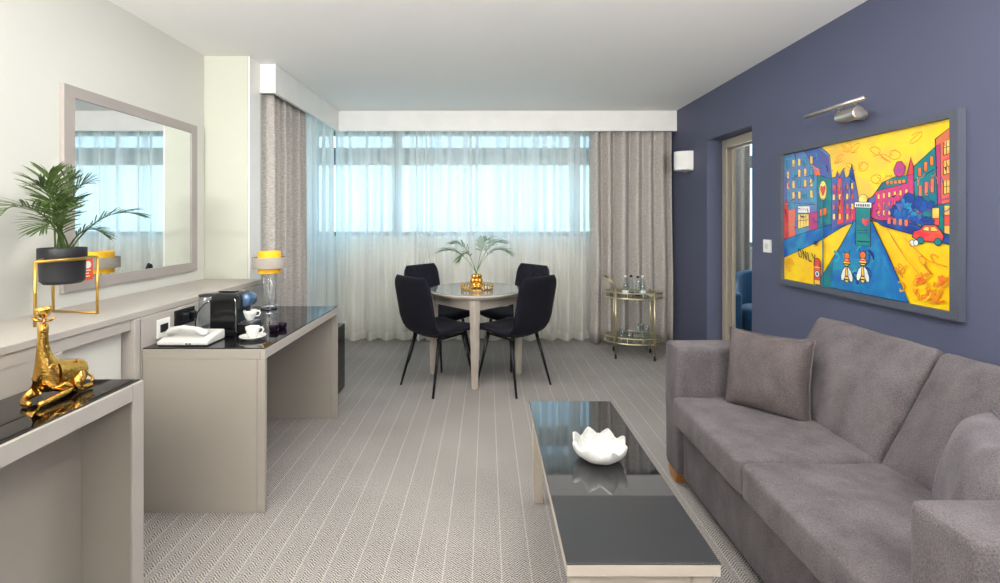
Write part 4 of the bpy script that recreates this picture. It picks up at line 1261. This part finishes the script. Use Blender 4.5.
def quad(u0, v0, u1, v1, colname, outline=0.0, sh=0.0):
    poly([(u0, v0), (u1, v0 + sh), (u1, v1 + sh), (u0, v1)], colname, outline)
EI, EA = 0.027, 0.973
poly([(EI, 0.038), (EA, 0.038), (EA, 0.962), (EI, 0.962)], 'sky')
rnd = random.Random(12)
for k in range(16):   # swirls in the sky
    u, v = rnd.uniform(0.42, 0.85), rnd.uniform(0.66, 0.94)
    pts = []
    for q in range(14):
        pts.append((u, v)); u += 0.018 * math.cos(q * 0.7 + k); v += 0.016 * math.sin(q * 0.6 + k * 2)
        u = min(max(u, 0.4), 0.88); v = min(max(v, 0.6), 0.955)
    stroke(pts, 0.0045, 'ochre')
# ground
poly([(EI, 0.038), (EA, 0.038), (EA, 0.40), (0.78, 0.45), (0.62, 0.49), (0.53, 0.48), (0.35, 0.41), (EI, 0.24)], 'ground')
# left buildings
poly([(EI, 0.962), (0.30, 0.962), (0.325, 0.95), (0.371, 0.898), (0.384, 0.747), (0.384, 0.40), (EI, 0.23)], 'leftwall', 0.004)
poly([(0.19, 0.962), (0.28, 0.962), (0.36, 0.89), (0.378, 0.74), (0.30, 0.78)], 'violet', 0.003)
poly([(0.24, 0.86), (0.30, 0.82), (0.31, 0.76), (0.27, 0.78)], 'orange', 0.002)
poly([(0.285, 0.78), (0.384, 0.74), (0.384, 0.41), (0.285, 0.39)], 'teal', 0.003)
poly([(0.06, 0.55), (0.12, 0.56), (0.12, 0.34), (0.06, 0.30)], 'salmon', 0.003)
poly([(EI, 0.62), (0.06, 0.62), (0.06, 0.33), (EI, 0.30)], 'red', 0.003)
poly([(0.23, 0.53), (0.29, 0.53), (0.29, 0.40), (0.23, 0.38)], 'pink', 0.003)
for row in range(4):
    for c_ in range(5):
        u0 = 0.05 + c_ * 0.046; v0 = 0.63 + row * 0.078
        if u0 > 0.24 and row > 2: continue
        quad(u0, v0, u0 + 0.020, v0 + 0.052, 'window' if (row + c_) % 3 else 'turq', 0.003, -0.004)
stroke([(0.03, 0.93), (0.16, 0.92), (0.30, 0.80)], 0.006, 'turq')
stroke([(0.03, 0.60), (0.28, 0.57)], 0.006, 'turq')
stroke([(0.03, 0.61), (0.28, 0.58)], 0.003)
poly([(0.142, 0.577), (0.233, 0.573), (0.233, 0.525), (0.142, 0.527)], 'white', 0.003)
stroke([(0.152, 0.545), (0.16, 0.562), (0.166, 0.543), (0.174, 0.56), (0.18, 0.545), (0.19, 0.558), (0.2, 0.543), (0.212, 0.558), (0.222, 0.543)], 0.004, 'pink')
poly([(0.142, 0.52), (0.226, 0.52), (0.226, 0.435), (0.142, 0.413)], 'window', 0.004)
for u in (0.163, 0.184, 0.205): stroke([(u, 0.52), (u, 0.425)], 0.003)
stroke([(0.142, 0.47), (0.226, 0.478)], 0.003)
# sign with heart
blob(0.326, 0.672, 0.026, 0.066, 'window', 0.004)
poly([(0.326, 0.635), (0.309, 0.68), (0.311, 0.70), (0.319, 0.703), (0.326, 0.69), (0.333, 0.703), (0.341, 0.70), (0.343, 0.68)], 'red', 0.003)
poly([(0.305, 0.55), (0.35, 0.56), (0.35, 0.51), (0.305, 0.50)], 'orange', 0.003)
for k in range(70):   # loose brush marks over the left facades
    u = rnd.uniform(0.04, 0.37); v = rnd.uniform(0.38, 0.93)
    if u > 0.32 and v > 0.86: continue
    if 0.29 < u < 0.36 and 0.59 < v < 0.75: continue
    a = rnd.choice((PI / 2, PI / 2, 0.0, -0.2)) + rnd.uniform(-0.15, 0.15); l = rnd.uniform(0.02, 0.06)
    stroke([(u, v), (u + 0.4 * l * math.cos(a), v + 0.5 * l * math.sin(a)), (u + 0.7 * l * math.cos(a + 0.2), v + l * math.sin(a + 0.2))], rnd.uniform(0.003, 0.009), rnd.choice(('violet', 'turq', 'pink', 'navy', 'teal', 'black', 'leftwall')))
# pavement left
poly([(EI, 0.33), (0.20, 0.39), (0.384, 0.45), (0.53, 0.50), (0.53, 0.475), (0.441, 0.426), (0.30, 0.335), (EI, 0.197)], 'road', 0.004)
# middle block with spires
poly([(0.384, 0.747), (0.41, 0.751), (0.422, 0.79), (0.434, 0.748), (0.459, 0.80), (0.471, 0.737), (0.49, 0.745), (0.508, 0.82), (0.53, 0.70), (0.548, 0.596), (0.562, 0.55), (0.562, 0.47), (0.45, 0.44), (0.384, 0.42)], 'violet', 0.004)
poly([(0.42, 0.74), (0.45, 0.74), (0.46, 0.46), (0.42, 0.45)], 'red', 0.003)
poly([(0.49, 0.745), (0.508, 0.82), (0.53, 0.70)], 'navy', 0.003)
poly([(0.47, 0.56), (0.54, 0.555), (0.54, 0.48), (0.47, 0.46)], 'pink', 0.002)
for row in range(4):
    for u0 in (0.393, 0.43, 0.475, 0.505):
        quad(u0, 0.48 + row * 0.062, u0 + 0.014, 0.515 + row * 0.062, 'window' if (row + int(u0 * 100)) % 2 else 'salmon', 0.002)
# right: far red block
poly([(0.573, 0.49), (0.594, 0.57), (0.643, 0.642), (0.67, 0.684), (0.731, 0.71), (0.783, 0.709), (0.802, 0.80), (0.818, 0.74), (0.823, 0.45), (0.645, 0.465)], 'pink', 0.005)
poly([(0.645, 0.64), (0.676, 0.69), (0.736, 0.712), (0.787, 0.712), (0.789, 0.672), (0.68, 0.65)], 'teal', 0.003)
poly([(0.79, 0.71), (0.803, 0.81), (0.818, 0.72)], 'red', 0.003)
poly([(0.576, 0.535), (0.60, 0.60), (0.64, 0.62), (0.635, 0.575)], 'violet', 0.003)
for row in range(3):
    for c_ in range(6):
        u0 = 0.648 + c_ * 0.026; v0 = 0.50 + row * 0.048 + c_ * 0.003
        quad(u0, v0, u0 + 0.011, v0 + 0.027, 'salmon' if row % 2 else 'window', 0.002)
for c_ in range(5): quad(0.69 + c_ * 0.019, 0.672, 0.703 + c_ * 0.019, 0.692, 'orange', 0.002)
poly([(0.726, 0.75), (0.741, 0.79), (0.762, 0.79), (0.779, 0.758), (0.774, 0.722), (0.754, 0.705), (0.733, 0.722)], 'pink', 0.004)
stroke([(0.74, 0.775), (0.755, 0.74), (0.77, 0.77)], 0.004, 'violet'); stroke([(0.735, 0.745), (0.77, 0.735)], 0.004, 'violet')
# right: teal block and salmon corner block
poly([(0.815, 0.752), (0.902, 0.842), (0.914, 0.54), (0.819, 0.50)], 'teal', 0.005)
poly([(0.902, 0.876), (EA, 0.935), (EA, 0.54), (0.912, 0.53)], 'salmon', 0.005)
poly([(0.904, 0.84), (0.92, 0.85), (0.924, 0.55), (0.912, 0.54)], 'pink', 0.003)
for k in range(3):
    quad(0.833 + k * 0.024, 0.70 + k * 0.024, 0.848 + k * 0.024, 0.745 + k * 0.024, 'orange', 0.003)
    quad(0.835 + k * 0.024, 0.585 + k * 0.014, 0.850 + k * 0.024, 0.655 + k * 0.014, 'salmon', 0.003)
    quad(0.933, 0.60 + k * 0.095, 0.956, 0.668 + k * 0.095, 'window', 0.004, 0.006)
    stroke([(0.944, 0.602 + k * 0.095), (0.944, 0.668 + k * 0.095)], 0.003); stroke([(0.933, 0.635 + k * 0.095), (0.956, 0.64 + k * 0.095)], 0.003)
stroke([(0.817, 0.68), (0.912, 0.735)], 0.004); stroke([(0.915, 0.57), (EA, 0.585)], 0.008, 'pink')
poly([(0.85, 0.53), (EA, 0.565), (EA, 0.37), (0.85, 0.42)], 'teal', 0.005)
quad(0.935, 0.405, 0.965, 0.545, 'window', 0.004); quad(0.935, 0.45, 0.965, 0.50, 'red', 0.003); quad(0.89, 0.45, 0.918, 0.535, 'window', 0.004); quad(0.89, 0.45, 0.918, 0.485, 'red', 0.003)
for k in range(60):   # loose brush marks over the right facades
    u = rnd.uniform(0.63, 0.965); v = rnd.uniform(0.47, 0.50 + (u - 0.60) * 1.0)
    a = rnd.choice((PI / 2, PI / 2, 0.25, 0.3)) + rnd.uniform(-0.15, 0.15); l = rnd.uniform(0.015, 0.045)
    if v + l > 0.52 + (u - 0.60) * 1.02: continue
    stroke([(u, v), (u + 0.4 * l * math.cos(a), v + 0.5 * l * math.sin(a)), (u + 0.7 * l * math.cos(a + 0.2), v + l * math.sin(a + 0.2))], rnd.uniform(0.003, 0.007), rnd.choice(('red', 'salmon', 'pink', 'violet', 'black', 'teal')))
for k in range(26):   # tangled brush marks in the middle block
    u = rnd.uniform(0.39, 0.53); v = rnd.uniform(0.47, 0.70)
    stroke([(u, v), (u + 0.004, v + 0.02), (u + 0.001, v + 0.04)], rnd.uniform(0.003, 0.006), rnd.choice(('turq', 'navy', 'red', 'black', 'pink')))
# trees
for k in range(46):
    u = rnd.uniform(0.725, 0.885); v = rnd.uniform(0.455, 0.60)
    if ((u - 0.805) / 0.085) ** 2 + ((v - 0.52) / 0.095) ** 2 > 1: continue
    r1 = rnd.uniform(0.010, 0.022); pts = []
    for q in range(11):
        a = 2 * PI * q / 11; rr = r1 * rnd.uniform(0.6, 1.3)
        pts.append((u + rr * math.cos(a), v + 1.35 * rr * math.sin(a)))
    poly(pts, rnd.choice(('navy', 'navy', 'road', 'road', 'violet')), 0.0016)
for u in (0.765, 0.815, 0.85): stroke([(u, 0.44), (u + 0.003, 0.50)], 0.006, 'navy')
poly([(0.615, 0.494), (0.66, 0.472), (0.75, 0.478), (0.867, 0.436), (EA, 0.40), (EA, 0.353), (0.867, 0.385), (0.675, 0.443)], 'navy', 0.004)
for k in range(4): quad(0.70 + k * 0.026, 0.455 - k * 0.004, 0.716 + k * 0.026, 0.49 - k * 0.004, 'salmon', 0.002)
# car
poly([(0.812, 0.388), (0.818, 0.418), (0.846, 0.43), (0.862, 0.452), (0.906, 0.452), (0.925, 0.425), (0.938, 0.40), (0.932, 0.372), (0.898, 0.365), (0.835, 0.372)], 'red', 0.005)
poly([(0.853, 0.425), (0.866, 0.442), (0.88, 0.442), (0.88, 0.42)], 'window', 0.003); poly([(0.886, 0.42), (0.886, 0.442), (0.904, 0.442), (0.915, 0.42)], 'window', 0.003)
blob(0.846, 0.372, 0.014, 0.018, 'teal', 0.004); blob(0.915, 0.368, 0.014, 0.018, 'teal', 0.004)
blob(0.812, 0.355, 0.012, 0.018, 'white', 0.003); blob(0.828, 0.358, 0.01, 0.016, 'white', 0.003)
# road
poly([(0.528, 0.474), (0.453, 0.327), (0.352, 0.15), (0.285, 0.040), (0.800, 0.040), (0.708, 0.272), (0.62, 0.474)], 'road', 0.006)
poly([(0.352, 0.15), (0.405, 0.22), (0.385, 0.040), (0.29, 0.040)], 'teal', 0.0)
for k in range(10):
    u = rnd.uniform(0.42, 0.66); v = rnd.uniform(0.08, 0.36); pts = []
    for q in range(10):
        pts.append((u, v)); u += 0.012 * math.cos(q * 0.8 + k * 1.7); v += 0.016 * math.sin(q * 0.5 + k)
        v = max(0.05, v)
    stroke(pts, 0.010, 'navy' if k % 2 else 'turq')
# ground swirls
for k in range(12):
    u = rnd.uniform(0.74, 0.93); v = rnd.uniform(0.07, 0.27); pts = []
    for q in range(10):
        pts.append((u, v)); u += 0.010 * math.cos(q * 0.7 + k * 1.3); v += 0.014 * math.sin(q * 0.55 + k)
        u = min(max(u, 0.76 if v < 0.2 else 0.70), 0.96); v = min(max(v, 0.05), 0.36)
    stroke(pts, 0.007, 'ochre')
for k in range(34):
    u = rnd.uniform(0.815, 0.93); v = rnd.uniform(0.06, 0.19); l = rnd.uniform(0.02, 0.06); a = rnd.uniform(0.2, 1.2)
    stroke([(u, v), (u + 0.4 * l * math.cos(a), v + 0.6 * l * math.sin(a)), (min(u + l * math.cos(a + 0.3), 0.965), v + l * math.sin(a + 0.3))], rnd.uniform(0.006, 0.016), rnd.choice(('orange', 'ochre', 'orange', 'ground')))
stroke([(0.70, 0.43), (0.735, 0.36), (0.78, 0.28), (0.84, 0.20)], 0.006, 'ochre'); stroke([(0.78, 0.38), (0.84, 0.31), (0.88, 0.27), (0.95, 0.25)], 0.006, 'ochre')
for r_ in (0.012, 0.024, 0.036):
    stroke([(0.08 + r_ * math.cos(q * 0.5), 0.15 + r_ * 1.3 * math.sin(q * 0.5)) for q in range(11)], 0.005, 'ochre')
# tower in the road
poly([(0.537, 0.551), (0.617, 0.546), (0.617, 0.325), (0.537, 0.325)], 'teal', 0.005)
blob(0.577, 0.60, 0.024, 0.028, 'window', 0.002)
poly([(0.531, 0.585), (0.622, 0.578), (0.622, 0.545), (0.531, 0.552)], 'white', 0.003)
for k in range(8): quad(0.540 + k * 0.0095, 0.557 - k * 0.0006, 0.546 + k * 0.0095, 0.573 - k * 0.0006, 'black')
poly([(0.590, 0.44), (0.572, 0.465), (0.572, 0.482), (0.581, 0.486), (0.590, 0.476), (0.599, 0.486), (0.608, 0.482), (0.608, 0.465)], 'red')
for v in (0.415, 0.40): stroke([(0.55, v), (0.605, v)], 0.003)
stroke([(0.545, 0.35), (0.612, 0.35)], 0.006)
# lamp post and the striped post
stroke([(0.33, 0.62), (0.332, 0.10)], 0.007, 'teal'); stroke([(0.336, 0.62), (0.338, 0.05)], 0.003)
quad(0.272, 0.045, 0.318, 0.20, 'red', 0.004); quad(0.276, 0.045, 0.314, 0.075, 'window', 0.003); blob(0.295, 0.19, 0.023, 0.03, 'red', 0.004)
blob(0.295, 0.115, 0.016, 0.022, 'white', 0.004); blob(0.295, 0.115, 0.007, 0.012, 'navy')
stroke([(0.275, 0.16), (0.315, 0.16)], 0.006, 'window')
# the bees on the road
for (u, v) in ((0.486, 0.14), (0.577, 0.155)):
    blob(u, v + 0.115, 0.017, 0.022, 'orange', 0.004); stroke([(u - 0.012, v + 0.13), (u - 0.02, v + 0.15)], 0.004); stroke([(u + 0.012, v + 0.13), (u + 0.02, v + 0.15)], 0.004)
    blob(u, v + 0.075, 0.021, 0.022, 'window', 0.004); stroke([(u - 0.018, v + 0.083), (u + 0.018, v + 0.083)], 0.009, 'red'); stroke([(u - 0.018, v + 0.066), (u + 0.018, v + 0.066)], 0.007)
    blob(u, v, 0.017, 0.05, 'window', 0.004); stroke([(u - 0.014, v - 0.01), (u + 0.014, v - 0.01)], 0.007); stroke([(u - 0.012, v - 0.03), (u + 0.012, v - 0.03)], 0.007)
    poly([(u - 0.004, v + 0.055), (u - 0.024, v + 0.03), (u - 0.036, v - 0.01), (u - 0.034, v - 0.038), (u - 0.02, v - 0.04), (u - 0.008, v - 0.01)], 'white', 0.005)
    poly([(u + 0.004, v + 0.055), (u + 0.024, v + 0.03), (u + 0.036, v - 0.01), (u + 0.034, v - 0.038), (u + 0.02, v - 0.04), (u + 0.008, v - 0.01)], 'white', 0.005)
# lettering ONLY, slanted along the kerb, with an arrow star above it
def letters(org, dx, up, strokes, w=0.007):
    for ch_ in strokes: stroke([(org[0] + a * dx[0] + b * up[0], org[1] + a * dx[1] + b * up[1]) for a, b in ch_], w)
ux, uy = (0.031, -0.006), (-0.010, 0.060)
letters((0.160, 0.215), ux, uy, [[(0.0, 0.5), (0.2, 0.95), (0.6, 0.95), (0.8, 0.5), (0.6, 0.05), (0.2, 0.05), (0.0, 0.5)]])
letters((0.197, 0.206), ux, uy, [[(0.0, 0.0), (0.05, 1.0)], [(0.05, 1.0), (0.7, 0.0)], [(0.7, 0.0), (0.75, 1.0)]])
letters((0.237, 0.196), ux, uy, [[(0.0, 1.0), (0.0, 0.0)], [(0.0, 0.0), (0.65, 0.05)]])
letters((0.265, 0.189), ux, uy, [[(0.0, 1.0), (0.4, 0.5)], [(0.8, 1.0), (0.2, -0.25)]])
for a in range(3):
    an = a * PI / 3 + 0.3; stroke([(0.283 - 0.016 * math.cos(an), 0.318 - 0.022 * math.sin(an)), (0.283 + 0.016 * math.cos(an), 0.318 + 0.022 * math.sin(an))], 0.006)
me = bpy.data.meshes.new('canvas')
# back board of the canvas
vs_ = [cv.verts.new(p) for p in [(-0.002, -EI * PW, 0.038 * PH), (-0.002, -EA * PW, 0.038 * PH), (-0.002, -EA * PW, 0.962 * PH), (-0.002, -EI * PW, 0.962 * PH)]]
cv.faces.new(vs_)
cv.to_mesh(me); cv.free()
for m in PM: me.materials.append(m)
co = bpy.data.objects.new('canvas', me); link(co, pt)

# ================================================================ BEDROOM THINGS SEEN THROUGH THE DOOR
curtain('bedroom_drape', 'pale drape seen through the open doorway in the blue wall', 'curtain',
        (2.60, 5.2, 0), (2.96, 5.2, 0), 0.01, 2.3, (0, -1, 0), 0.04, 0.10, 29, M_DRAPE, solid=0.003)
ac = thing('armchair', 'teal blue tub armchair seen through the open doorway in the blue wall', 'armchair', (2.82, 4.62, 0), 0.0)
bm = NB(); n = 24
prof = []
inn, out_ = [], []
for k in range(n + 1):
    a = PI * (0.95 + 1.1 * k / n) - PI / 2 - PI * 0.5
    hgt = 0.58 + 0.20 * math.sin(PI * k / n) ** 1.5
    ca, sa = math.cos(a), math.sin(a)
    out_.append((bm.verts.new((0.36 * ca, 0.34 * sa, 0.16)), bm.verts.new((0.37 * ca, 0.35 * sa, hgt))))
    inn.append((bm.verts.new((0.27 * ca, 0.25 * sa, 0.16)), bm.verts.new((0.28 * ca, 0.26 * sa, hgt))))
for k in range(n):
    bm.faces.new((out_[k][0], out_[k + 1][0], out_[k + 1][1], out_[k][1])); bm.faces.new((inn[k][0], inn[k][1], inn[k + 1][1], inn[k + 1][0]))
    bm.faces.new((out_[k][1], out_[k + 1][1], inn[k + 1][1], inn[k][1])); bm.faces.new((out_[k][0], inn[k][0], inn[k + 1][0], out_[k + 1][0]))
for k in (0, n): bm.faces.new((out_[k][0], out_[k][1], inn[k][1], inn[k][0]))
obj('shell', bm, M_TEAL, ac, smooth=False, bevel=0.02, seg=3)
bm = NB(); cyl(bm, 0.255, 0.2, 0.44, (0, 0, 0), 32, b=0.03); obj('seat', bm, M_TEAL, ac, smooth=True)
for sx in (-1, 1):
    for sy in (-1, 1):
        bm = NB(); tube(bm, [(sx * 0.17, sy * 0.17, 0.199), (sx * 0.21, sy * 0.21, 0.0)], [0.018, 0.011], 10); obj('leg', bm, M_WOOD, ac, smooth=True)
